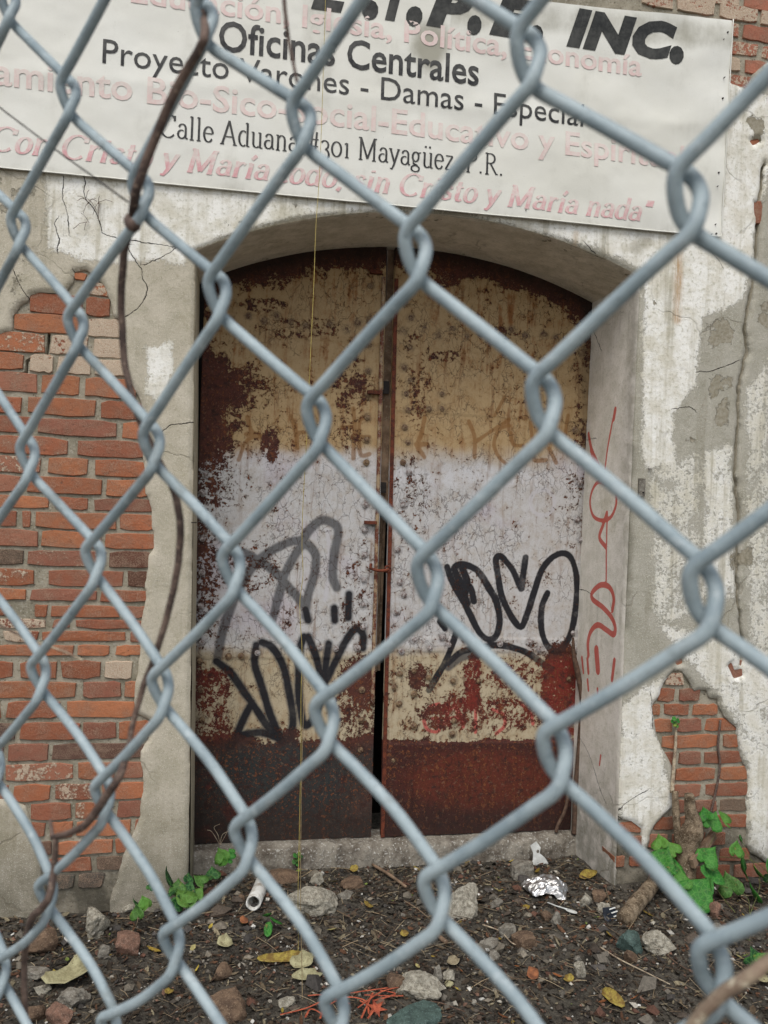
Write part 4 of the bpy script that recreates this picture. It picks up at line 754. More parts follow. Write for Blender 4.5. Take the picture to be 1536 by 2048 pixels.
def sans(txt, xa, xb, z, cap, mat, bold=0, shear=0, name='lettering', spacing=1.0):
    f = bpy.data.curves.new('t', 'FONT'); f.body = txt; f.size = 1; f.offset = bold; f.shear = shear; f.resolution_u = 3; f.space_character = spacing; f.fill_mode = 'FRONT'
    o = bpy.data.objects.new('t', f); COL.objects.link(o); bpy.context.view_layer.update()
    me = bpy.data.meshes.new_from_object(o.evaluated_get(bpy.context.evaluated_depsgraph_get())); bpy.data.objects.remove(o)
    V = np.array([v.co[:] for v in me.vertices]); F = [list(p.vertices) for p in me.polygons]
    w0, w1 = V[:, 0].min(), V[:, 0].max(); V2 = np.c_[xa + (V[:, 0] - w0) * (xb - xa) / (w1 - w0), z + V[:, 1] * cap / .70]
    return lay_letters(V2, islands(V, F), mat)
def wx(px, py): return W(px, py, BY)
def line(txt, p0, p1, capx, mat, **k):
    a, c = wx(*p0), wx(*p1); z = (a[2] + c[2]) / 2; cap = capx * 3.12 / FPX * 1.0
    return sans(txt, a[0], c[0], z, cap, mat, **k)
line('Educación, Iglesia, Política, Economía', (262, 2), (1283, 154), 44, M['pink'], bold=.018)
line('Oficinas Centrales', (437, 98), (957, 173), 58, M['black'], bold=.014)
line('Proyecto Varones - Damas - Especial', (205, 123), (1166, 256), 47, M['black'])
line('Tratamiento Bio-Sico-Social-Educativo y Espiritual', (-170, 143), (1366, 343), 50, M['pink0'], bold=.016)
for t, a, c in (('E', 622, 704), ('.', 724, 756), ('I', 770, 806), ('.', 812, 844), ('P', 852, 944), ('.', 934, 962), ('E', 978, 1070), ('.', 1058, 1086), ('INC', 1133, 1352), ('.', 1338, 1366)):
    slope = .147; ya = 86 + (a - 1133) * slope; o = line(t, (a, ya), (c, ya + (c - a) * slope), 72 if t != '.' else 112, M['heavy'], bold=.068, shear=.26, spacing=1.1)
# serif lettering: broad-nib strokes with serifs
def arc(cx, cy, rx, ry, a0, a1, n=12): return [(cx + rx * math.cos(math.radians(a)), cy + ry * math.sin(math.radians(a))) for a in np.linspace(a0, a1, n)]
SF = lambda x, y, w=.16: [(x - w / 2, y), (x + w / 2, y)]
GL = {' ': (.25, []), 'C': (.68, [arc(.37, .35, .31, .36, 45, 315, 18), [(.60, .52), (.60, .68)]]), 'a': (.46, [[(.09, .36)] + arc(.22, .33, .13, .13, 160, 0, 8) + [(.35, .08), (.38, .02), (.44, .02)], arc(.20, .14, .14, .13, 60, 330, 12) + [(.35, .12)]]), 'l': (.27, [[(.13, .72), (.13, 0)], SF(.13, 0), [(.05, .70), (.13, .72)]]),
 'e': (.44, [[(.07, .26), (.38, .26)], arc(.23, .235, .17, .235, 8, 325, 16)]), 'A': (.68, [[(.34, .72), (.08, 0)], [(.34, .72), (.58, 0)], [(.18, .24), (.50, .24)], SF(.08, 0), SF(.58, 0)]), 'd': (.50, [[(.38, .72), (.38, 0)], arc(.22, .235, .16, .235, 55, 305, 14), SF(.42, 0, .1), [(.30, .70), (.38, .72)]]), 'u': (.52, [[(.12, .46)] + arc(.24, .12, .12, .12, 180, 320, 8), [(.39, .46), (.39, 0)], SF(.44, 0, .1), SF(.09, .46, .1), SF(.36, .46, .1)]), 'n': (.52, [[(.12, .46), (.12, 0)], arc(.26, .31, .13, .15, 150, 0, 8) + [(.39, 0)], SF(.12, 0), SF(.39, 0), SF(.09, .46, .1)]),
 '#': (.55, [[(.2, 0), (.26, .7)], [(.38, 0), (.44, .7)], [(.06, .24), (.5, .24)], [(.08, .46), (.52, .46)]]), '3': (.46, [arc(.22, .32, .15, .14, 150, -80, 9), arc(.22, .02, .18, .17, 85, -140, 10)]), '0': (.5, [arc(.25, .23, .19, .235, 0, 360, 20)]), '1': (.36, [[(.18, .46), (.18, 0)], SF(.18, 0), [(.08, .42), (.18, .46)]]),
 'M': (.86, [[(.14, .7), (.14, 0)], [(.14, .7), (.42, .05)], [(.42, .05), (.70, .7)], [(.70, .7), (.70, 0)], SF(.14, 0), SF(.70, 0), SF(.10, .7, .12), SF(.74, .7, .12)]), 'y': (.47, [[(.06, .46), (.24, .02)], [(.40, .46), (.22, -.04), (.14, -.18), (.06, -.17)], SF(.06, .46, .14), SF(.40, .46, .12)]), 'g': (.46, [arc(.2, .3, .13, .15, 0, 360, 14), arc(.2, -.08, .17, .1, 0, 360, 14), [(.12, .17), (.10, .08), (.3, .03)], [(.3, .42), (.42, .44)]]),
 'ü': (.52, [[(.12, .46)] + arc(.24, .12, .12, .12, 180, 320, 8), [(.39, .46), (.39, 0)], SF(.44, 0, .1), SF(.09, .46, .1), SF(.36, .46, .1), [(.15, .62), (.15, .68)], [(.33, .62), (.33, .68)]]), 'z': (.42, [[(.07, .45), (.36, .45)], [(.36, .45), (.07, .01)], [(.07, .01), (.37, .01)], [(.37, .01), (.37, .1)]]), ',': (.22, [[(.12, .04), (.11, -.02), (.07, -.1)]]), '.': (.22, [[(.1, .0), (.1, .06)]]), 'P': (.60, [[(.16, .7), (.16, 0)], [(.16, .69), (.3, .69)] + arc(.3, .53, .2, .16, 85, -90, 10) + [(.16, .37)], SF(.16, 0), SF(.12, .7, .1)]),
 'R': (.68, [[(.16, .7), (.16, 0)], [(.16, .69), (.3, .69)] + arc(.3, .53, .19, .16, 85, -90, 10) + [(.16, .37)], [(.3, .37), (.56, .02), (.64, .02)], SF(.16, 0), SF(.12, .7, .1)]), 'i': (.27, [[(.13, .46), (.13, 0)], SF(.13, 0), [(.05, .44), (.13, .46)], [(.13, .61), (.13, .67)]]), 'í': (.27, [[(.13, .46), (.13, 0)], SF(.13, 0), [(.05, .44), (.13, .46)], [(.1, .58), (.2, .72)]]), 'o': (.48, [arc(.24, .23, .17, .235, 0, 360, 18)]), 'r': (.38, [[(.12, .46), (.12, 0)], SF(.12, 0), [(.12, .32), (.2, .42), (.27, .45), (.33, .40)], SF(.09, .46, .1)]), 's': (.40, [[(.33, .36), (.28, .44), (.18, .46), (.10, .40), (.11, .31), (.2, .25), (.31, .18), (.32, .08), (.22, .01), (.12, .02), (.07, .12)]]), 't': (.32, [[(.14, .62), (.14, .1), (.17, .02), (.24, .0), (.3, .06)], [(.04, .45), (.28, .45)]]), 'q': (.5, []), '"': (.32, [[(.1, .72), (.08, .5)], [(.22, .72), (.2, .5)]])}
def serif(txt, p0, p1, capx, mat, thick=.085, thin=.022, shear=0):
    a, c = wx(*p0), wx(*p1); z = (a[2] + c[2]) / 2; cap = capx * 3.12 / FPX; x = 0; V = []; F = []; GR = []
    for ch in txt:
        adv, sts = GL[ch]; F = []
        for st in sts:
            p = np.array(st, float); 
            T = np.gradient(p, axis=0) if len(p) > 2 else np.tile(p[-1] - p[0], (len(p), 1)); T = T / (np.linalg.norm(T, axis=1)[:, None] + 1e-9); N = np.c_[-T[:, 1], T[:, 0]]
            h = np.sqrt((thick / 2 * N[:, 0]) ** 2 + (thin * .75 * N[:, 1]) ** 2)[:, None]
            closed = np.allclose(p[0], p[-1], atol=1e-3); base = len(V)
            if closed: N[0] = N[-1] = (N[1] + N[-2]) / 2; N[0] /= np.linalg.norm(N[0]); N[-1] = N[0]; h[0] = h[-1] = (h[1] + h[-2]) / 2
            for q in np.r_[p + N * h, p - N * h]: V.append((x + q[0] + shear * q[1], q[1]))
            m = len(p); F += [[base + k, base + k + 1, base + m + k + 1, base + m + k] for k in range(m - 1)]
        x += adv
        if F: GR.append(F)
    V = np.array(V); w0, w1 = V[:, 0].min(), V[:, 0].max(); V2 = np.c_[a[0] + (V[:, 0] - w0) * (c[0] - a[0]) / (w1 - w0), z + V[:, 1] * cap / .7]
    return lay_letters(V2, GR, mat)
serif('Calle Aduana #301 Mayagüez, P.R.', (318, 273), (1003, 352), 44, M['black'])
serif('"Con Cristo y María todo, sin Cristo y María nada"', (-40, 296), (1306, 446), 44, M['pink2'], .13, .035, .24)

# ================================================================== GROUND
_g = {k: W(*k)[2] for k in ((100, 1812), (300, 1786), (1235, 1795), (1500, 1800))}
GZ = float(np.mean(list(_g.values()))); GREC = ZTF - .025
print('ground', _g, 'recess', GREC, 'ZT', ZT, 'XL', XL1, 'XR', XR1)
def gh(x, y):
    x = np.asarray(x, float); y = np.asarray(y, float)
    z = GZ + (GREC - GZ) * sstep(-.12, .34, y) * sstep(XL1 - .25, XL1 + .05, x) * sstep(XR1 + .2, XR1 - .1, x)
    z = z - .05 * sstep(-.1, -1.6, y) + .03 * sstep(-.12, 0, y) * .5
    return z + .018 * fbm(x * 4, y * 4, 31, 3) + .012 * fbm(x * 22, y * 22, 33, 4)
gx = axis(-1.1, 2.4, .011, -45, 45, 1.3); gy = axis(-1.25, .42, .011, -45, .9, 1.3)
X, Y = np.meshgrid(gx, gy, indexing='ij'); V = np.c_[X.ravel(), Y.ravel(), gh(X, Y).ravel()]
n = len(gy); F = np.array([[i * n + j, (i + 1) * n + j, (i + 1) * n + j + 1, i * n + j + 1] for i in range(len(gx) - 1) for j in range(n - 1)])
tag(put('ground', mesh('ground', V, F, True), M['ground']), kind='structure')
def GP(px, py):
    d = ray(px, py); z = GZ
    for _ in range(12):
        p = CAM + d * ((z - CAM[2]) / d[2]); z = float(gh(p[0], p[1]))
    return p
def px2m(p, n): return n * float(np.linalg.norm(p - CAM)) / FPX
b = MB(); b.box((0, -4.3, -.03), (30, 3.2, .14)); o = put('pavement', b.me('pavement'), M['step']); tag(o, kind='structure')
b = MB(); b.box((0, -10.2, -.10), (40, 8.4, .1)); o = put('road', b.me('road'), M['rockgrey']); tag(o, kind='structure')
# loose litter
def scatter(n, yb=.34):
    x = rng.uniform(-1.05, 2.35, n * 2); y = rng.uniform(-1.2, yb, n * 2)
    ok = (y < -.02) | ((x > XL1 + .02) & (x < XR1 - .02)); return x[ok][:n], y[ok][:n]
def rotm(n, tilt):
    a = rng.uniform(0, 2 * np.pi, n); t = rng.normal(0, tilt, n); s = rng.normal(0, tilt, n)
    e1 = np.c_[np.cos(a), np.sin(a), t]; e2 = np.c_[-np.sin(a), np.cos(a), s]; e1 /= np.linalg.norm(e1, axis=1)[:, None]
    e2 -= e1 * (e1 * e2).sum(1)[:, None]; e2 /= np.linalg.norm(e2, axis=1)[:, None]; return e1, e2, np.cross(e1, e2)
def litter(name, n, size, pal, shape, label, cat, tilt=.35, lift=.004):
    x, y = scatter(n); n = len(x); c0 = np.c_[x, y, gh(x, y) + lift]; e1, e2, e3 = rotm(n, tilt)
    S = rng.lognormal(math.log(size), .45, n)[:, None]; S = np.minimum(S, size * 3.2)
    V0, F0 = shape; V0 = np.array(V0); m = len(V0); asp = rng.uniform(.6, 1.4, (n, 3)) if name != 'twig_litter' else np.c_[rng.uniform(.5, 1.6, n), rng.uniform(.6, 1.2, (n, 2))]
    V = np.zeros((n, m, 3))
    for k in range(m):
        q = V0[k] + (rng.normal(0, .09, (n, 3)) if name == 'gravel' else 0); V[:, k] = c0 + S * (e1 * (q[..., 0:1] if q.ndim > 1 else q[0]) * asp[:, :1] + e2 * (q[..., 1:2] if q.ndim > 1 else q[1]) * asp[:, 1:2] + e3 * (q[..., 2:3] if q.ndim > 1 else q[2]) * asp[:, 2:])
    F = (np.array(F0)[None] + (np.arange(n) * m)[:, None, None]).reshape(-1, len(F0[0]))
    me = mesh(name, V.reshape(-1, 3), F, False); pal = np.array([lin(*p) for p in pal]); ci = rng.integers(0, len(pal), n); col = pal[ci] * rng.uniform(.6, 1.15, (n, 1))
    cattr(me, 'col', np.repeat(col, m, 0)); o = put(name, me, M['litter']); tag(o, label, cat, kind='stuff'); return o
LEAF = ([(-1, 0, .1), (-.4, .38, .0), (.4, .34, .06), (1, 0, .22), (.4, -.34, .1), (-.4, -.38, .05), (0, 0, -.08)], [(0, 6, 1), (1, 6, 2), (2, 6, 3), (3, 6, 4), (4, 6, 5), (5, 6, 0)])
OCT = ([(1, 0, 0), (0, 1, 0), (-1, 0, 0), (0, -1, 0), (0, 0, .7), (0, 0, -.7), (.6, .6, .4), (-.6, .5, .3)], [(0, 6, 4), (6, 1, 4), (1, 7, 4), (7, 2, 4), (2, 3, 4), (3, 0, 4), (0, 1, 6), (1, 2, 7), (1, 0, 5), (2, 1, 5), (3, 2, 5), (0, 3, 5)])
TW = ([(-1, .03, 0), (-1, -.03, 0), (-1, 0, .05), (0, .08, .05), (0, .02, .05), (0, .05, .1), (1, 0, -.02), (1, -.05, -.02), (1, -.03, .02)], [(0, 1, 4, 3), (1, 2, 5, 4), (2, 0, 3, 5), (3, 4, 7, 6), (4, 5, 8, 7), (5, 3, 6, 8)])
litter('leaf_litter', 17000, .0078, [(66, 57, 46), (84, 71, 56), (52, 44, 36), (98, 86, 68), (116, 104, 84), (74, 56, 44), (62, 60, 52), (42, 36, 30), (104, 74, 54), (140, 130, 106), (50, 46, 38)], LEAF, 'small dry brown leaf scraps strewn over the dirt', 'leaf litter')
litter('leaf_litter', 200, .010, [(170, 150, 66), (150, 126, 52), (120, 136, 66), (166, 156, 104), (140, 86, 48)], LEAF, 'scattered yellow and orange leaf scraps lying on the dark dirt', 'leaf litter', .3, .008)
litter('gravel', 5500, .0042, [(120, 114, 104), (96, 88, 78), (150, 144, 132), (84, 70, 60), (130, 100, 84), (70, 66, 62)], OCT, 'small gravel and crumbs mixed in the dirt', 'gravel')
litter('gravel', 420, .0052, [(206, 202, 192), (184, 178, 164), (216, 214, 206)], OCT, 'pale plaster crumbs sprinkled over the dirt', 'gravel')
litter('gravel', 520, .0125, [(112, 106, 96), (92, 82, 72), (134, 126, 112), (112, 80, 66), (84, 80, 76)], OCT, 'bigger pebbles and rubble bits half sunk in the dirt', 'gravel', .2)
litter('twig_litter', 2600, .022, [(120, 102, 82), (92, 76, 60), (150, 132, 106), (74, 60, 48), (168, 152, 124)], TW, 'fine dry twigs and stalks strewn over the dirt', 'twigs', .25, .006)

# ---- stones and rubble, each a thing
def rock_mesh(name, dx, dy, dz, seed, cuts=7, rough=.16, sub=3, blocky=0.0):
    r = random.Random(seed); bm = bmesh.new(); bmesh.ops.create_icosphere(bm, subdivisions=sub, radius=1)
    if blocky:
        for v in bm.verts: m_ = max(abs(v.co.x), abs(v.co.y), abs(v.co.z)); v.co = v.co.lerp(v.co / m_ * .82, blocky)
    for k in range(cuts):
        d = Vector((r.gauss(0, 1), r.gauss(0, 1), r.gauss(0, .8))).normalized(); t = r.uniform(.5, .85)
        for v in bm.verts:
            e = v.co.dot(d) - t
            if e > 0: v.co -= d * e * .94
    for v in bm.verts:
        q = v.co * 2.2 + Vector((seed * 3.1, seed, 0)); n_ = mnoise.fractal(q, .8, 2.2, 3); v.co *= 1 + rough * .6 * n_ ; q2 = v.co * 8; v.co *= 1 + rough * .22 * mnoise.noise(q2)
        v.co = Vector((v.co.x * dx / 2, v.co.y * dy / 2, v.co.z * dz / 2))
    me = bpy.data.meshes.new(name); bm.to_mesh(me); bm.free(); return me
STONES = [ # px, py of centre, width, height px, material, name, category, blocky, rot, label
 (190, 1847, 62, 62, 'rockpale', 'rubble_chunk', 'rubble', .2, -.8, 'pale speckled plaster slab tilted on the dirt near the bottom of the left brick patch'),
 (250, 1890, 50, 44, 'rockbrick', 'brick_fragment', 'brick fragment', .75, .1, 'reddish broken brick piece lying right below the pale speckled slab'),
 (207, 1905, 28, 28, 'rockgrey', 'stone', 'stone', 0, .3, 'small round grey stone touching the left side of the reddish brick piece'),
 (160, 1806, 44, 28, 'rockbrown', 'rubble_chunk', 'rubble', .3, .2, 'brown rubble lump at the foot of the left brickwork'),
 (148, 2001, 54, 34, 'rockgrey', 'stone', 'stone', .1, .1, 'lumpy grey-green stone below the long curled dry leaf at bottom left'),
 (68, 1946, 46, 26, 'rockgrey', 'stone', 'stone', 0, -.2, 'flat grey stone left of the long curled dry leaf'),
 (80, 1885, 58, 50, 'rockbrown', 'stone', 'stone', 0, .5, 'mossy brown stone left of the pale speckled slab'),
 (82, 1980, 28, 18, 'rockpale', 'stone', 'stone', 0, .2, 'little pale stone just left of the lower end of the curled leaf'),
 (120, 2034, 52, 44, 'rockbrick', 'brick_fragment', 'brick fragment', .4, -.5, 'pinkish triangular brick piece at the bottom left edge of the view'),
 (72, 2026, 44, 36, 'rockbrown', 'stone', 'stone', .2, .8, 'dull brown stone left of the triangular brick piece at bottom left'),
 (255, 1815, 28, 22, 'rockpale', 'stone', 'stone', .2, .6, 'small chalky stone beside the weed at the left door jamb'),
 (628, 1797, 88, 62, 'rockpale', 'rubble_chunk', 'rubble', .1, .1, 'large pyramid-shaped concrete chunk in front of the doorstep'),
 (634, 1760, 32, 26, 'rockpale', 'rubble_chunk', 'rubble', .2, .7, 'small pale chunk right behind the pyramid-shaped concrete'),
 (568, 1752, 56, 30, 'rockbrown', 'rubble_chunk', 'rubble', .5, .2, 'flat brownish slab between the paper tube and the doorstep'),
 (704, 1766, 44, 24, 'rockbrown', 'brick_fragment', 'brick fragment', .7, .1, 'flat brown tile piece right of the pyramid-shaped concrete'),
 (694, 1790, 32, 20, 'rockgrey', 'stone', 'stone', .1, .4, 'greenish grey stone against the right side of the pyramid-shaped concrete'),
 (930, 1802, 70, 78, 'rockpale', 'rubble_chunk', 'rubble', .15, .2, 'big rough pebbled concrete lump in the middle of the dirt'),
 (1040, 1744, 56, 34, 'rockgrey', 'rubble_chunk', 'rubble', .9, .7, 'squared grey-green block lying just left of the foil wrapper'),
 (840, 1977, 82, 46, 'rockpale', 'rubble_chunk', 'rubble', .1, -.35, 'long whitish concrete lump beside the orange strips'),
 (828, 2034, 96, 50, 'rockgreen', 'stone', 'stone', 0, .1, 'smooth flat green stone at the bottom edge below the whitish lump'),
 (793, 1965, 40, 40, 'rockbrown', 'stone', 'stone', .1, .5, 'brown stone touching the left end of the long whitish lump'),
 (876, 1948, 26, 28, 'rockgrey', 'stone', 'stone', .1, .3, 'small grey stone right above the long whitish lump'),
 (901, 1952, 28, 18, 'rockpale', 'stone', 'stone', 0, .3, 'small speckled white stone to the upper right of the long whitish lump'),
 (898, 1970, 18, 12, 'paleleaf', 'stone', 'stone', .1, .3, 'tiny yellowish stone right of the long whitish lump'),
 (1048, 1880, 46, 38, 'rockbrown', 'brick_fragment', 'brick fragment', .7, .1, 'flat olive brown fragment half buried right of the pebbly rubble'),
 (1014, 1862, 36, 24, 'rockgrey', 'rubble_chunk', 'rubble', .3, .1, 'grey crust of concrete against the olive brown fragment'),
 (984, 1891, 42, 24, 'rockgrey', 'rubble_chunk', 'rubble', 0, .1, 'pebbly grey rubble left of the olive brown fragment'),
 (990, 1910, 26, 18, 'rockgrey', 'stone', 'stone', .1, .8, 'small grey stone just below the pebbly grey rubble'),
 (1114, 1836, 30, 24, 'rockgrey', 'stone', 'stone', .4, .9, 'angular light grey stone below the white spoon'),
 (1093, 1832, 24, 22, 'rockbrown', 'stone', 'stone', .2, .2, 'beige brown stone at the left of the angular stone under the spoon'),
 (994, 1808, 26, 20, 'rockgrey', 'stone', 'stone', 0, .2, 'dark bluish stone at the right of the big pebbled lump'),
 (1172, 1802, 28, 28, 'rockpale', 'stone', 'stone', .2, .2, 'rounded light stone at the foot of the right jamb'),
 (1200, 1792, 34, 22, 'rockbrown', 'stone', 'stone', .4, -.5, 'wedge of brownish rubble between the right jamb and the light stones'),
 (1207, 1816, 28, 20, 'rockpale', 'stone', 'stone', .1, .1, 'light stone beside the striped dark plastic scrap'),
 (1261, 1886, 44, 46, 'rockgreen', 'stone', 'stone', .3, .2, 'blue-green angular stone in front of the leaning log'),
 (1325, 1888, 62, 38, 'rockpale', 'rubble_chunk', 'rubble', .1, .1, 'whitish cratered rubble right of the blue-green stone'),
 (1161, 1940, 27, 28, 'rockpale', 'stone', 'stone', .2, .3, 'white topped stone standing alone in the dirt right of centre'),
 (1156, 1917, 16, 15, 'rockgrey', 'stone', 'stone', .1, .3, 'little grey stone just above the white topped stone'),
 (1262, 1915, 24, 26, 'rockbrown', 'stone', 'stone', .1, .3, 'brown stone right below the blue-green angular stone'),
 (1432, 1822, 30, 32, 'rockbrick', 'stone', 'stone', .2, .6, 'pinkish tan stone under the heart-leaved vine'),
 (576, 2004, 34, 18, 'rockpale', 'stone', 'stone', .2, .1, 'small white stone beside the thread near the bottom of the view'),
 (455, 2020, 70, 44, 'rockbrown', 'brick_fragment', 'brick fragment', .8, .2, 'dark brown buried block at the bottom left of centre'),
 (448, 1945, 40, 30, 'rockbrown', 'rubble_chunk', 'rubble', .2, .6, 'weathered brownish chunk left of the yellow leaf strip'),
 (480, 1797, 20, 16, 'rockbrown', 'stone', 'stone', .2, .6, 'small brown stone just left of the paper tube'),
 (1440, 1870, 44, 30, 'rockgrey', 'stone', 'stone', .2, .6, 'dark grey stone behind the straw stem at lower right')]
for k, (x, y, wd, hg, mt, nm, cat, blk, rz, lab) in enumerate(STONES):
    base = GP(x, y + hg * .38); sx = px2m(base, wd); sz = px2m(base, hg) * .95; sy = sx * random.uniform(.7, .95)
    if 'flat' in lab: sz *= .75
    o = put(nm, rock_mesh(nm, sx * 1.08, sy, sz * 1.15, 11 + k, 10 if blk < .5 else 3, .26 if mt in ('rockpale', 'rockgrey') else .14, 4 if wd > 50 else 3, blk), M[mt], None, (base[0], base[1] + sy * .15, base[2] + sz * .24), (random.uniform(-.2, .2), random.uniform(-.15, .15), rz)); tag(o, lab, cat, 'stones and rubble scattered on the dirt')
# ---- litter things
def sheet(name, pts, curve, mat, thick=.0012):       # a curled sheet: outline (x,y) fan with curvature
    bm = bmesh.new(); vs = [bm.verts.new((x, y, curve(x, y))) for x, y in pts]; c = bm.verts.new((0, 0, curve(0, 0)))
    inn = [bm.verts.new((x * .5, y * .5, curve(x * .5, y * .5))) for x, y in pts]; n = len(vs)
    for k in range(n): bm.faces.new([vs[k], vs[(k + 1) % n], inn[(k + 1) % n], inn[k]]); bm.faces.new([inn[k], inn[(k + 1) % n], c])
    g = bmesh.ops.extrude_face_region(bm, geom=bm.faces[:]); 
    for v in [e for e in g['geom'] if isinstance(e, bmesh.types.BMVert)]: v.co.z -= thick
    bmesh.ops.recalc_face_normals(bm, faces=bm.faces[:]); me = bpy.data.meshes.new(name); bm.to_mesh(me); bm.free()
    me.polygons.foreach_set('use_smooth', [True] * len(me.polygons)); return me
def ellipse(a, b, n=14, j=.08, seed=1):
    r = random.Random(seed); return [(a * math.cos(t) * (1 + r.uniform(-j, j)), b * math.sin(t) * (1 + r.uniform(-j, j))) for t in np.linspace(0, 2 * math.pi, n, endpoint=False)]
for k, (x, y, a, b_, mt, rz, lab, cat, nm) in enumerate([
 (134, 1955, 48, 16, 'paleleaf', 1.0, 'long curled pale dry leaf in the lower left of the dirt', 'leaf', 'dry_leaf'), (605, 1935, 22, 13, 'paleleaf', .1, 'pale crumpled leaf scrap below the yellow strip near the thread', 'leaf', 'dry_leaf'), (612, 1960, 26, 8, 'paleleaf', .2, 'thin pale leaf scrap lowest of those beside the thread', 'leaf', 'dry_leaf'), (575, 1924, 52, 7, 'yellowleaf', .1, 'long yellow leaf strip lying across the thread', 'leaf', 'dry_leaf'), (448, 1893, 15, 9, 'paleleaf', .2, 'folded yellowish scrap below the three-leaf seedling on its left', 'leaf', 'dry_leaf'),
 (708, 1745, 8, 5, 'yellowleaf', .1, 'small round yellow leaf just in front of the doorstep', 'leaf', 'fallen_leaf'), (1175, 1757, 20, 6, 'yellowleaf', .4, 'curled yellow-green leaf near the bottom of the right jamb', 'leaf', 'fallen_leaf'), (1138, 1966, 9, 6, 'yellowleaf', -.7, 'bright yellow leaf fleck right of centre at the bottom', 'leaf', 'fallen_leaf'), (1226, 2005, 26, 8, 'yellowleaf', -1.1, 'long yellow and brown leaf at the lower right', 'leaf', 'fallen_leaf'), (808, 1875, 8, 5, 'yellowleaf', .3, 'small yellow leaf in the middle of the dirt below the big pebbled lump', 'leaf', 'fallen_leaf'), (907, 1932, 12, 7, 'dryleaf', -1.2, 'pale pointed leaf above the speckled white stone', 'leaf', 'fallen_leaf'), (1065, 1958, 11, 8, 'brownleaf', .1, 'orange-brown round leaf left of the bright yellow fleck', 'leaf', 'fallen_leaf'), (487, 1850, 8, 6, 'brownleaf', .3, 'small brown leaf beside the three-leaf seedling', 'leaf', 'fallen_leaf'), (336, 1992, 8, 5, 'yellowleaf', 1.2, 'small upright yellow leaf in the dirt at lower left', 'leaf', 'fallen_leaf'), (735, 1818, 8, 6, 'yellowleaf', 1.2, 'tiny yellow leaf right of the pyramid-shaped concrete', 'leaf', 'fallen_leaf'), (1520, 1965, 14, 9, 'paleleaf', .8, 'pale green leaf at the right edge below the vine', 'leaf', 'fallen_leaf')]):
    p = GP(x, y); aa, bb = px2m(p, a), px2m(p, b_) * 1.5
    o = put(nm, sheet(nm, [(u0, v0 + (.5 * aa * (u0 / aa) ** 2 - .25 * aa if a > 40 and mt == 'paleleaf' else 0)) for u0, v0 in ellipse(aa, bb, 14, .18, k)], lambda u_, v_, a=aa, b=bb: .35 * b * (u_ / a) ** 2 + .5 * b * (v_ / b) ** 2, None), M[mt], None, (p[0], p[1], p[2] + .012), (random.uniform(.2, .45), random.uniform(-.2, .2), rz)); tag(o, lab, cat, 'larger fallen leaves on the dirt')
# foil wrapper
p = GP(1100, 1790); s = px2m(p, 42); bm = bmesh.new(); N_ = 26
grid = [[None] * N_ for _ in range(N_)]
for i in range(N_):
    for j in range(N_):
        u_, v_ = i / (N_ - 1) * 2 - 1, j / (N_ - 1) * 2 - 1; rr = 1 - .25 * abs(u_ * v_) + .12 * math.sin(5 * u_ + 2 * v_)
        q = Vector((u_ * 2.2, v_ * 2.2, 3.3)); cell = mnoise.voronoi(q)[0]; h = (cell[1] - cell[0]) * .28 + .10 * mnoise.noise(q * 3)
        grid[i][j] = bm.verts.new((u_ * s * rr, v_ * s * .8 * rr, s * (.62 * (1 - u_ * u_ * .7) * (1 - v_ * v_ * .55) - h * .7)))
for i in range(N_ - 1):
    for j in range(N_ - 1): bm.faces.new([grid[i][j], grid[i + 1][j], grid[i + 1][j + 1], grid[i][j + 1]])
me = bpy.data.meshes.new('wrapper'); bm.to_mesh(me); bm.free()
tag(put('foil_wrapper', me, M['foil'], None, (p[0], p[1] + s * .3, p[2] + .004), (.1, 0, -.35)), 'crumpled silver foil wrapper on the dirt near the right jamb', 'wrapper')
# spoon
p = GP(1120, 1822); L = px2m(p, 40); b = MB(); th = -.75
sp = thing('plastic_spoon', 'small white plastic spoon lying below the foil wrapper', 'spoon', (p[0], p[1], p[2] + .012), (0, .05, th))
V, F = tube([(-L * .6, 0, .004), (-L * .2, 0, .002), (L * .2, 0, .003), (L * .32, 0, .003)], [.0022, .0025, .0028, .004], 6); put('handle', mesh('handle', V, F, True), M['white'], sp)
put('bowl', sheet('bowl', [(x + 0, y) for x, y in ellipse(L * .27, L * .15, 14, 0)], lambda u_, v_: 6 * (u_ * u_ + v_ * v_ * 3), None), M['white'], sp, (L * .52, 0, .0))
# white plastic piece on the step
p = W(1078, 1712, .30); sc = .9 / 480
outl = [(-28, -20), (-16, -8), (-14, 8), (-20, 24), (-4, 32), (6, 18), (2, 6), (14, -4), (24, -20), (14, -18), (0, -22), (-14, -18)]
bm = bmesh.new(); vs = [bm.verts.new((x * sc, 0, y * sc)) for x, y in outl]; hole = [bm.verts.new((( -2 + 4 * math.cos(t)) * sc, 0, (10 + 4 * math.sin(t)) * sc)) for t in np.linspace(0, 6.283, 8, endpoint=False)]
ed = [bm.edges.new((vs[i], vs[(i + 1) % len(vs)])) for i in range(len(vs))] + [bm.edges.new((hole[i], hole[(i + 1) % 8])) for i in range(8)]
bmesh.ops.triangle_fill(bm, use_beauty=True, edges=ed); g_ = bmesh.ops.extrude_face_region(bm, geom=bm.faces[:])
for v in [e for e in g_['geom'] if isinstance(e, bmesh.types.BMVert)]: v.co.y += .002
bmesh.ops.recalc_face_normals(bm, faces=bm.faces[:]); me = bpy.data.meshes.new('scrap'); bm.to_mesh(me); bm.free()
tag(put('plastic_scrap', me, M['white'], None, p.tolist(), (-.25, 0, .1)), 'torn white plastic scrap with a hole leaning against the right end of the doorstep', 'scrap')
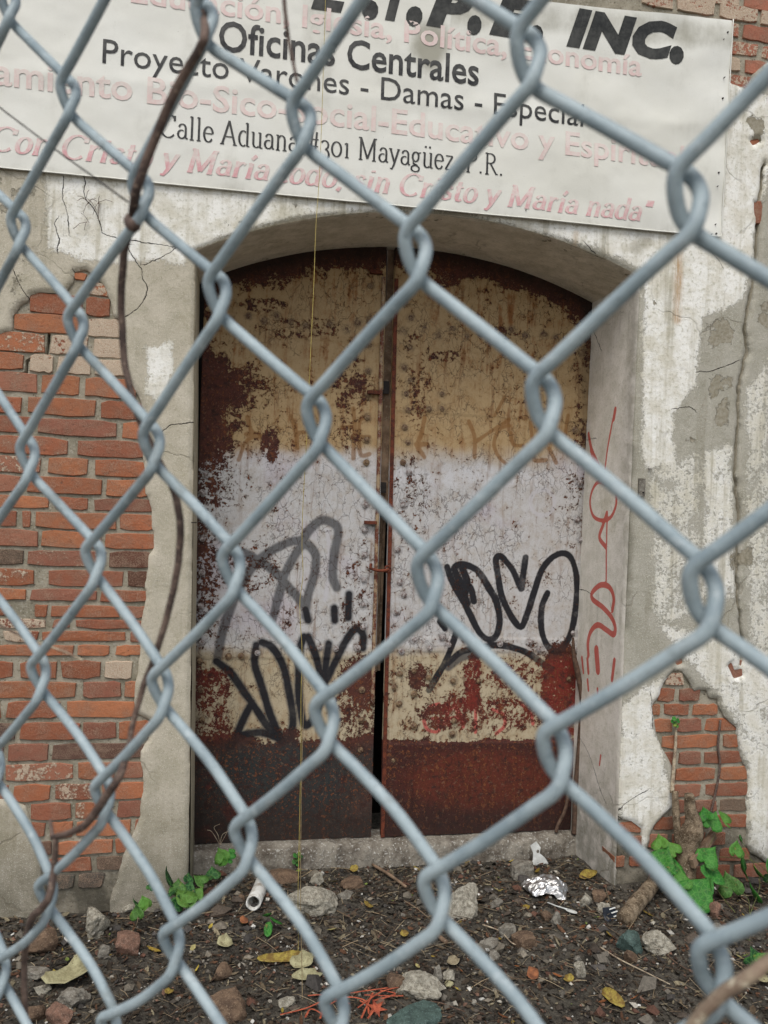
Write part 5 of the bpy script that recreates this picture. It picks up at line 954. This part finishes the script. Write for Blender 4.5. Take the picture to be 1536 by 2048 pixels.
# striped scrap
p = GP(1222, 1838); s = px2m(p, 22); ss_ = thing('plastic_scrap', 'dark blue plastic scrap with white stripes at the lower end of the log', 'scrap', (p[0], p[1], p[2] + .012), (.7, 0, .4))
put('film', sheet('film', ellipse(s * .9, s * .8, 9, .15, 3), lambda u_, v_: 3 * u_ * u_, None), M['plasticdark'], ss_)
for k in range(4):
    b = MB(); b.box((s * .45, -s * .45 + k * s * .3, .004 + k * .0002), (s * .7, s * .1, .001)); put('stripe', b.me('stripe'), M['white'], ss_)
# paper tube
a, c = GP(524, 1775), GP(506, 1824); r_ = px2m(a, 12); a = a + [0, 0, r_ * .9]; c = c + [0, 0, r_ * 1.25]; V = []; F = []; nn = 18; L = c - a; L /= np.linalg.norm(L); u_ = np.cross(L, [0, 0, 1]); u_ /= np.linalg.norm(u_); v_ = np.cross(L, u_)
for q, rr in ((a, r_), ((a + c) / 2 + [.002, 0, 0], r_ * 1.03), (c, r_ * 1.06), (c, r_ * .86), (a, r_ * .8)):
    for k in range(nn): t = 2 * math.pi * k / nn; j_ = .0025 * math.sin(5 * t); V.append(q + (rr * math.cos(t)) * u_ + (rr * math.sin(t)) * v_ + L * j_)
for i in range(4):
    for k in range(nn): F.append([i * nn + k, i * nn + (k + 1) % nn, (i + 1) * nn + (k + 1) % nn, (i + 1) * nn + k])
tag(put('paper_tube', mesh('paper_tube', np.array(V) - a, F, True), M['tubep'], None, a.tolist()), 'dirty white paper tube with an open end lying below the left half of the doorstep', 'tube')
# orange strips at the bottom
OR = [[(560, 2040), (610, 2025), (660, 2010), (700, 2018)], [(640, 2046), (650, 2025), (690, 2006), (730, 2012), (738, 2040)], [(700, 1996), (750, 1988), (802, 1984), (760, 1998), (715, 2030)], [(728, 1998), (780, 2000), (806, 2000)], [(610, 2048), (622, 2030), (650, 2042)], [(720, 2010), (745, 2032), (735, 2048)], [(760, 1990), (790, 1996), (745, 2012)], [(655, 2010), (640, 2004), (615, 2005)], [(745, 2000), (722, 2048)]]
p0 = GP(690, 2030); ot = thing('orange_strips', 'tangle of bright orange plastic strips on the dirt at the bottom edge', 'strips', p0.tolist())
for k, l in enumerate(OR):
    q = np.array([GP(x, y) for x, y in l]); q[:, 2] += .012 + .01 * rng.random(len(q)); q = smooth_line(q, 6); V, F = tube(q - p0, .003, 4); V = V.reshape(-1, 4, 3); cc = V.mean(1, keepdims=True); V = (cc + (V - cc) * [1, 1, .5]).reshape(-1, 3)
    put('strip', mesh('strip', V, F), M['orange'], ot)
q = GP(752, 2024); V, F = [], []
star = [(.034 * (1 if k % 2 else .42) * math.cos(k * math.pi / 6 + .2), .034 * (1 if k % 2 else .42) * math.sin(k * math.pi / 6 + .2)) for k in range(12)]
put('leaf_piece', sheet('leaf_piece', star, lambda a_, b_: 6 * (a_ * a_), None), M['orange'], ot, (q - p0 + [0, 0, .012]).tolist(), (.3, .1, 0))

# ---- wood
def log(pts, rads, mat, name, label, cat, seed=1, sides=14, amp=.14):
    q = smooth_line(pts, 8); r = np.interp(np.linspace(0, 1, len(q)), np.linspace(0, 1, len(rads)), rads); V, F = tube(q, r, sides)
    c = np.repeat(q, sides, 0); d = V - c; k = np.arange(len(V)); ang = (k % sides); V = c + d * (1 + amp * np.array([mnoise.noise(Vector((ang_ * 1.7 + seed, i_ * .25, 0))) + .4 * mnoise.noise(Vector((ang_ * 3.7, i_ * .9 + seed, 0))) for ang_, i_ in zip(ang, k // sides)]))[:, None]
    o = put(name, mesh(name, V - np.array(pts[0]), F, True), mat, None, list(pts[0])); tag(o, label, cat); return o
a = GP(1248, 1850); c = W(1318, 1752, -.03); log([a + [0, 0, .02], (a + c) / 2 + [0, 0, .01], c], [.030, .031, .028, .024], M['stump'], 'log', 'mossy broken log leaning against the wall right of the doorway', 'log', 3)
sb = W(1378, 1760, -.14); sb[2] = gh(sb[0], sb[1]); f = lambda x, y, yy=-.10: W(x, y, yy)
log([sb - [0, 0, .03], f(1374, 1700), f(1388, 1650), f(1380, 1615), f(1378, 1588)], [.030, .035, .046, .026, .021, .017], M['stump'], 'tree_stump', 'knobby pale dead stump standing in front of the right brick patch', 'stump', 5, 16, .22)
log([f(1360, 1730, -.08), f(1356, 1680, -.08), f(1352, 1630, -.07), f(1350, 1582, -.05)], [.018, .014, .015, .013], M['stump'], 'dead_branch', 'narrow dead branch standing just left of the knobby stump', 'branch', 7, 10, .2)
a, c = f(1384, 1728, -.16), f(1428, 1668, -.03); b = MB(); L = c - a; Ln = np.linalg.norm(L); L /= Ln; u_ = np.cross(L, [0, 1, 0]); u_ /= np.linalg.norm(u_); v_ = np.cross(L, u_); R_ = np.c_[L, u_, v_]; b.box([0, 0, 0], (Ln, .036, .016), R_)
tag(put('wood_board', b.me('wood_board'), M['timber'], None, ((a + c) / 2).tolist()), 'weathered grey board propped behind the knobby stump', 'board')
a, c = GP(745, 1735), GP(812, 1780); log([a + [0, 0, .012], (a + c) / 2 + [0, 0, .016], c + [0, 0, .012]], [.006, .0065, .006], M['timber'], 'stick', 'straight grey-brown stick lying right of the pyramid-shaped concrete', 'stick', 2, 8)
a, c = GP(875, 1878), GP(894, 1893); log([a + [0, 0, .012], c + [0, 0, .012]], [.008, .008], M['timber'], 'stick', 'short cut stick between the big pebbled lump and the pebbly rubble', 'stick', 2, 8)
for l, lab in (([(965, 1855), (1000, 1868), (1030, 1895), (1070, 1885)], 'pale bent root curving across the olive brown fragment'), ([(1040, 1810), (1065, 1835), (1085, 1852)], 'thin brown root running below the foil wrapper'), ([(1200, 1900), (1240, 1925), (1290, 1950), (1340, 1975)], 'long dry stalk lying below the blue-green stone'), ([(1320, 1900), (1350, 1930), (1400, 1960)], 'dark thin stalk below the whitish cratered rubble'), ([(740, 1722), (700, 1726), (662, 1730)], 'thin pale root lying along the foot of the doorstep'), ([(300, 1800), (330, 1798), (250, 1805), (235, 1812)], 'light curved stalk near the weed at the left jamb'), ([(1450, 1830), (1430, 1810), (1465, 1800), (1480, 1770)], 'loose curling stalk under the heart-leaved vine'), ([(790, 2040), (860, 2010), (930, 2030)], 'thin brown stalk at the bottom beside the green stone')):
    q = np.array([GP(x, y) for x, y in l]); q[:, 2] += .01; q = smooth_line(q, 6); V, F = tube(q - q[0], np.linspace(.0028, .0016, len(q)), 6); tag(put('stalk', mesh('stalk', V, F, True), M['straw' if 'pale' in lab or 'light' in lab or 'dry' in lab else 'root'], None, q[0].tolist()), lab, 'stalk', 'dry stalks lying on the dirt')
# root along the right edge of the door
fj = lambda x, y: W(x, y, .37)
q = smooth_line([fj(1146, 1275), fj(1148, 1310), fj(1156, 1350), fj(1165, 1400), fj(1163, 1450), fj(1158, 1520), fj(1152, 1580), fj(1150, 1640), fj(1148, 1668)], 8)
o = put('dry_root', mesh('dry_root', *tube(q - q[0], np.interp(np.arange(len(q)), [0, 12, 40, len(q)], [.005, .012, .015, .012]), 9), True), M['root'], None, q[0].tolist()); tag(o, 'brown woody root climbing between the right door leaf and the jamb', 'root')
q = smooth_line([fj(1136, 1590), fj(1130, 1620), fj(1116, 1650), fj(1112, 1664)], 6); tag(put('dry_root', mesh('dry_root', *tube(q - q[0], .008, 8), True), M['root'], None, q[0].tolist()), 'short dead root leaning on the doorstep at its right end', 'root')
# ================================================================== PLANTS
def heart(s, seed, round_=False):
    r = random.Random(seed); pts = []
    for t in np.linspace(0, 2 * math.pi, 18, endpoint=False):
        if round_: x, y = .9 * math.sin(t), math.cos(t) * 1.05
        else: x = .95 * math.sin(t) ** 3 * 1.05; y = (13 * math.cos(t) - 5 * math.cos(2 * t) - 2 * math.cos(3 * t) - math.cos(4 * t)) / 15
        pts.append((x * s * (1 + r.uniform(-.06, .06)), -y * s * (1 + r.uniform(-.05, .05))))
    return sheet('leaf', pts, lambda a, b: .9 * abs(a) * .35 + 2.2 * (b * b) / s * .12, None, .0005)
def plant(name, label, cat, base, leaves, stems, mat, round_=False, group=None, tiltr=(.6, 1.3), srad=.0016):
    t = thing(name, label, cat, list(base))
    for k, (x, y, s, yy) in enumerate(leaves):
        p = (W(x, y, yy) if yy is not None else GP(x, y) + [0, 0, .035]); sz = px2m(p, s) * random.uniform(.40, .60)
        o = put('leaf', heart(sz, k + int(x), round_), M[mat if random.random() < .75 else ('darkleaf' if mat == 'greenleaf' else 'greenleaf')], t, (p - base).tolist(), (random.uniform(*tiltr), random.uniform(-.6, .6), random.uniform(-1.6, 1.6)))
    for st in stems:
        q = np.array([(W(x, y, yy) if yy is not None else GP(x, y) + [0, 0, .01]) for x, y, yy in st]); q = smooth_line(q, 5); put('stem', mesh('stem', *tube(q - base, np.linspace(srad, srad * .6, len(q)), 6), True), M['stem'], t)
    return t
b0 = GP(1500, 1840)
plant('heart_leaf_vine', 'green heart-leaved vine growing in front of the right brick patch and stump', 'vine', b0, [(1322, 1688, 34, -.10), (1346, 1700, 32, -.10), (1326, 1722, 46, -.14), (1346, 1740, 38, -.12), (1362, 1764, 42, -.16), (1394, 1790, 64, -.20), (1414, 1716, 44, -.14), (1420, 1748, 44, -.16), (1414, 1775, 46, -.18), (1462, 1772, 50, -.16), (1506, 1790, 44, -.18), (1470, 1700, 32, -.10), (1482, 1735, 44, -.12), (1512, 1745, 34, -.12), (1538, 1735, 44, -.12), (1424, 1646, 40, -.08), (1446, 1640, 38, -.08), (1412, 1632, 26, -.07), (1480, 1680, 26, -.08), (1545, 1760, 30, -.14)],
  [[(1500, 1835, None), (1490, 1790, -.17), (1420, 1765, -.16), (1370, 1750, -.14), (1330, 1700, -.10)], [(1500, 1835, None), (1520, 1760, -.13), (1490, 1700, -.10), (1475, 1672, -.08)], [(1470, 1830, None), (1435, 1780, -.16), (1410, 1720, -.13), (1440, 1650, -.08)], [(1550, 1760, -.13), (1500, 1720, -.11), (1380, 1712, -.1)]], 'greenleaf')
b0 = GP(1400, 1915); plant('weed', 'dark green broad weed right of the whitish cratered rubble', 'weed', b0, [(1385, 1895, 50, -.32), (1410, 1900, 52, -.34), (1375, 1875, 30, -.30), (1428, 1885, 36, -.32), (1395, 1918, 36, -.36)], [[(1400, 1915, None), (1395, 1890, -.33)], [(1400, 1915, None), (1422, 1888, -.32)]], 'darkleaf')
b0 = GP(1515, 1950); plant('weed', 'small low green weed at the right edge of the dirt', 'weed', b0, [(1508, 1938, 30, None), (1525, 1944, 28, None), (1498, 1944, 20, None)], [[(1515, 1950, None), (1505, 1940, None)]], 'greenleaf')
b0 = GP(362, 1815); plant('weed', 'leafy green weed growing at the bottom of the left door jamb', 'weed', b0, [(332, 1758, 34, -.06), (356, 1778, 34, -.06), (378, 1780, 36, -.05), (368, 1800, 38, -.10), (400, 1764, 34, .0), (425, 1750, 28, .05), (350, 1808, 34, -.12), (384, 1806, 32, -.1), (375, 1758, 26, -.02), (395, 1790, 26, -.06), (345, 1790, 24, -.1), (400, 1830, 18, None), (462, 1787, 14, None)],
  [[(362, 1815, None), (350, 1790, -.06), (334, 1764, -.06)], [(362, 1815, None), (376, 1780, -.05)], [(362, 1815, None), (400, 1768, 0), (424, 1752, .04)]], 'darkleaf', tiltr=(.5, 1.2))
b0 = GP(280, 1832); plant('weed', 'small darker green weed left of the leafy weed by the jamb', 'weed', b0, [(272, 1812, 26, -.14), (288, 1806, 28, -.14), (276, 1826, 24, -.16), (300, 1775, 14, -.1), (292, 1815, 22, -.15)], [[(280, 1832, None), (280, 1810, -.14)]], 'darkleaf')
b0 = GP(450, 1735); plant('weed', 'bright green lobed weed at the left end of the doorstep', 'weed', b0, [(444, 1712, 26, .2), (458, 1716, 26, .2), (450, 1726, 24, .18), (462, 1704, 18, .22), (436, 1722, 16, .2)], [[(450, 1735, None), (450, 1716, .2)]], 'greenleaf')
b0 = GP(594, 1742); plant('weed', 'tiny blue-green weed against the doorstep beside the thread', 'weed', b0, [(590, 1712, 9, .34), (598, 1708, 9, .34), (594, 1720, 9, .34), (588, 1724, 8, .34), (599, 1718, 8, .34), (594, 1728, 9, .34), (602, 1713, 7, .34)], [[(594, 1735, .34), (594, 1706, .34)]], 'darkleaf', True)
p = GP(537, 1862); sd = thing('seedling', 'bright green three-leaf seedling in the open dirt below the paper tube', 'seedling', p.tolist())
for k, (a_, s_) in enumerate(((1.75, .034), (.1, .031), (-1.7, .033))):
    o = put('leaf', heart(s_ * .72, k + 5, True), M['greenleaf'], sd, (s_ * .7 * math.cos(a_), s_ * .75 * math.sin(a_), .026 + .012 * math.sin(a_)), (.55, 0, a_ - math.pi / 2 + math.pi)); o.scale = (.72, 1.15, 1)
put('stem', mesh('stem', *tube([(0, 0, -.01), (0, 0, .026)], .0018, 6), True), M['stem'], sd)
# stems over the right brick patch
q0 = W(1350, 1432, -.02); t = thing('sapling_stem', 'thin pale stem with a tiny green sprout growing up the right brick patch', 'stem', q0.tolist())
q = smooth_line([W(1344, 1586, -.03), W(1347, 1540, -.02), W(1351, 1490, -.018), W(1352, 1455, -.018), W(1351, 1434, -.02)], 6); put('stem', mesh('stem', *tube(q - q0, np.linspace(.0085, .0035, len(q)), 8), True), M['straw'], t)
for (x, y, s) in ((1348, 1438, 9), (1355, 1442, 10), (1350, 1449, 9), (1344, 1443, 7), (1354, 1452, 7)):
    p = W(x, y, -.03); put('leaf', heart(px2m(p, s) * .5, int(x), True), M['greenleaf'], t, (p - q0).tolist(), (1.2, 0, random.uniform(-1, 1)))
q0 = W(1441, 1440, -.01); q = smooth_line([W(1441, 1440, -.008), W(1436, 1490, -.010), W(1440, 1530, -.010), W(1432, 1580, -.010), W(1420, 1632, -.012)], 6); tag(put('dry_root', mesh('dry_root', *tube(q - q0, .0048, 7), True), M['bark'], None, q0.tolist()), 'dark thin root creeping down the middle of the right brick patch', 'root')
# dried grass in the upper left crack
q0 = W(172, 405, -.022); t = thing('dry_grass_tuft', 'small dried root tuft growing from the crack under the banner at upper left', 'grass tuft', q0.tolist())
for k in range(16):
    a = random.uniform(0, 6.28); L = random.uniform(.02, .05); c0 = W(random.choice((172, 176, 198)) + random.uniform(-3, 3), random.choice((402, 406, 446)) + random.uniform(-5, 5), -.02); q = [c0, c0 + [L * .5 * math.cos(a), -.012, L * .5 * math.sin(a)], c0 + [L * math.cos(a), -.010, L * math.sin(a) - .01]]
    put('blade', mesh('blade', *tube(np.array(q) - q0, .0009, 4), False), M['root'], t)
q0 = W(440, 1668, .37); t = thing('dry_grass_tuft', 'wispy dried weed standing on the left end of the doorstep', 'grass tuft', q0.tolist())
for l in ([(440, 1690), (436, 1670), (428, 1655), (440, 1648)], [(440, 1690), (446, 1668), (470, 1660), (480, 1664)], [(440, 1690), (450, 1672), (462, 1650)], [(440, 1690), (424, 1664), (414, 1660)]):
    q = smooth_line([W(x, y, .36) for x, y in l], 4); put('blade', mesh('blade', *tube(q - q0, .0012, 5), False), M['straw'], t)
# long hanging thread
q = [W(652, -40, BY - .02), W(648, 100, -.12), W(640, 330, -.22), W(632, 450, -.3), W(628, 560, -.34), W(622, 690, -.38), W(618, 775, -.40), W(612, 900, -.42), W(606, 1010, -.44), W(604, 1090, -.45), W(606, 1150, -.46), W(600, 1200, -.47), W(601, 1250, -.48), W(604, 1300, -.49), W(602, 1400, -.50), W(602, 1500, -.51), W(600, 1600, -.52), W(598, 1700, -.53), W(596, 1800, -.54)]; e = GP(596, 1905); q.append(e + [0, 0, .05]); q.append(e)
q = smooth_line(q, 5); t = thing('hanging_thread', 'thin yellow thread hanging from the banner down to the dirt by the left door', 'thread', e.tolist())
put('strand', mesh('strand', *tube(q - e, .0011, 5), True), M['thread'], t)
q2 = [W(x, y, d_) for x, y, d_ in ((604, 1300, -.49), (607, 1400, -.50), (604, 1520, -.51), (602, 1640, -.52), (601, 1800, -.54))] + [GP(604, 1990) + [0, 0, .02], GP(603, 2035)]; q2 = smooth_line(q2, 5); put('strand', mesh('strand', *tube(q2 - e, .0012, 5), True), M['sandthread'], t)
# hanging fibres in the door gap
# ================================================================== CHAIN LINK FENCE
FO = np.array([-0.07436042, 0.30336399, 0.1611888]) + CAM; FA = np.array([0.02160321, -0.02235499, 0.00160703]); FB = np.array([2.79659155e-03, -9.83184765e-06, -3.71448715e-02]); FN = np.cross(FA, FB); FN /= np.linalg.norm(FN)
if FN @ (CAM - FO) < 0: FN = -FN            # towards the camera
def FP(px, py, off=0):
    d = ray(px, py); t = ((FO + FN * off - CAM) @ FN) / (d @ FN); return CAM + d * t
KN = {}
for c, (j0, l) in {0: (2, [(40, 470), (58, 926), (80, 1362), (95, 1800)]), 1: (1, [(140, 203), (155, 668), (190, 1132), (208, 1605)]), 2: (2, [(285, 398), (306, 902), (324, 1390), (346, 1900)]), 3: (1, [(412, 52), (438, 600), (466, 1148), (490, 1690)]), 4: (2, [(606, 255), (636, 852), (652, 1450), (672, 2035)]), 5: (3, [(834, 515), (858, 1170), (872, 1798)]), 6: (2, [(1060, 120), (1090, 815), (1112, 1515)]), 7: (3, [(1378, 405), (1408, 1195), (1425, 1945)])}.items():
    for k, (x, y) in enumerate(l): KN[(c, j0 + 2 * k)] = FP(x, y)
def knot(c, j):
    if (c, j) in KN: return KN[(c, j)]
    return FO + FA * c + FB * j + .0012 * np.array([math.sin(c * 3.1 + j * 1.7), math.sin(c * 1.3 + j * 2.9), math.cos(c * 2.3 + j)])
fb = FO + FA * 3; FORG = np.array([fb[0], fb[1], 0.0])
fence = thing('chain_link_fence', 'blue-grey chain-link fence mesh close in front of the camera, slightly out of focus', 'fence', FORG.tolist())
WR = .00160; dd = .0020; J0, J1 = -9, 45
for c in range(-12, 11):
    P = []
    j = J0 if (J0 + c) % 2 == 0 else J0 + 1
    A_, B_ = FA, FB
    TL = lambda k: k - A_ * .03 - B_ * .165 + FN * dd * 1.1      # front strand meets the left bend
    BL_ = lambda k: k + A_ * .035 + B_ * .165 - FN * dd * 1.05   # and leaves it behind
    TR_ = lambda k: k - A_ * .02 - B_ * .165 - FN * dd * 1.05    # back strand meets the right bend
    BR_ = lambda k: k + A_ * .015 + B_ * .175 + FN * dd * 1.1    # and leaves it in front
    while j <= J1:
        kl = knot(c, j); kr = knot(c + 1, j + 1); k2 = knot(c, j + 2); w1 = A_ * (.012 * math.sin(c * 5 + j) + .11 * sstep(3, 8, j)); w2 = A_ * (.014 * math.sin(c * 3.3 + j * 1.7) + .09 * sstep(3, 8, j))
        P += [TL(kl), kl - A_ * .070 - B_ * .07 + FN * dd * .65, kl - A_ * .058 + B_ * .06 - FN * dd * .5, BL_(kl)]
        P += [BL_(kl) + (TR_(kr) - BL_(kl)) * t + w1 * math.sin(t * 3.14) for t in (.17, .5, .83)]
        P += [TR_(kr), kr + A_ * .06 - B_ * .05 - FN * dd * .5, kr + A_ * .062 + B_ * .075 + FN * dd * .6, BR_(kr)]
        P += [BR_(kr) + (TL(k2) - BR_(kr)) * t + w2 * math.sin(t * 3.14) for t in (.17, .5, .83)]
        j += 2
    q = smooth_line(np.array(P), 4 if True else 3); near = (q[:, 2] > .85) & (q[:, 2] < 1.9)
    put('wire', mesh('wire', *tube(q - FORG, WR, 9), True), M['wire'], fence)
# stems caught in the mesh
def fvine(pts, rad, mat, name, label, cat, parent=None, org=None, sides=7):
    q = smooth_line([FP(x, y, o_) for x, y, o_ in pts], 7); r = np.interp(np.linspace(0, 1, len(q)), np.linspace(0, 1, len(rad)), rad); q = q + .0004 * np.c_[fbm(np.arange(len(q)) * .3, q[:, 0] * 0, 1, 2), fbm(np.arange(len(q)) * .3, q[:, 0] * 0, 2, 2), q[:, 0] * 0]
    if org is None: org = q[0]
    o = put(name, mesh(name, *tube(q - org, r, sides), True), mat, parent, (0, 0, 0) if parent else org.tolist())
    if not parent: tag(o, label, cat)
    return o
v0 = FP(265, 450, -.004); vt = thing('dry_vine', 'long dry brown vine stem winding down through the left side of the fence', 'vine', v0.tolist())
fvine([(398, -60, -.003), (408, 20, -.003), (410, 70, .006), (398, 100, .0065), (352, 180, .0062), (305, 290, .0062), (276, 370, .0062), (268, 410, .004), (264, 450, -.003), (250, 500, -.005), (243, 580, -.007), (245, 660, -.008), (252, 740, -.008), (272, 820, -.006), (296, 875, -.004), (320, 925, -.004), (346, 975, -.006), (360, 1040, -.007), (358, 1110, -.008), (345, 1190, -.008), (318, 1290, -.007), (288, 1370, -.006), (268, 1440, -.004), (258, 1490, -.002)], [.0013, .0012, .0013, .0014, .0013, .0012, .0011, .0011, .0012, .0011, .001, .0009], M['bark'], 'stem', '', '', vt, v0)
fvine([(258, 1490, -.002), (240, 1550, .005), (215, 1590, .0055), (175, 1645, .0055), (140, 1665, .005), (105, 1675, .004)], [.0011, .0013, .0014, .0012, .0009], M['bark'], 'stem', '', '', vt, v0)
fvine([(112, 1675, .004), (108, 1740, .003), (100, 1790, .0058), (85, 1815, .0058), (62, 1840, .004), (50, 1900, -.004), (48, 1960, -.006), (52, 2048, -.006), (56, 2120, -.006)], [.001, .0013, .0014, .0012, .0011, .001], M['bark'], 'stem', '', '', vt, v0)
fvine([(262, 440, -.003), (266, 450, .002), (274, 446, .003)], [.0022, .0024, .0012], M['bark'], 'node', '', '', vt, v0)
fvine([(-20, 195, -.01), (0, 215, -.01), (120, 305, -.012), (256, 404, -.006)], [.0003, .0003], M['darkwire'], 'tendril', '', '', vt, v0, 5)
fvine([(566, -30, -.01), (572, 40, -.01), (580, 90, -.012), (594, 165, -.006), (600, 185, -.004)], [.0006, .0005, .0004], M['bark'], 'dry_stalk', 'thin brown stalk hanging behind the fence at the top left of centre', 'stalk')
fvine([(1350, 2100, .006), (1400, 2030, .006), (1450, 1985, .0062), (1500, 1950, .006), (1545, 1918, .004), (1620, 1870, .004)], [.0012, .0013, .0014, .0012], M['straw'], 'straw_stem', 'pale straw stem threaded through the fence at the bottom right corner', 'stalk')
fvine([(-30, 1235, -.008), (0, 1250, -.008), (60, 1280, -.01), (120, 1300, -.012), (165, 1320, -.012)], [.0005, .0004, .0003], M['straw'], 'dry_stalk', 'thin tan stalk crossing the left edge in front of the brickwork', 'stalk')
fvine([(105, 1675, .003), (103, 1655, .001), (101, 1640, .0)], [.0007, .0005], M['bark'], 'twig', '', '', vt, v0)
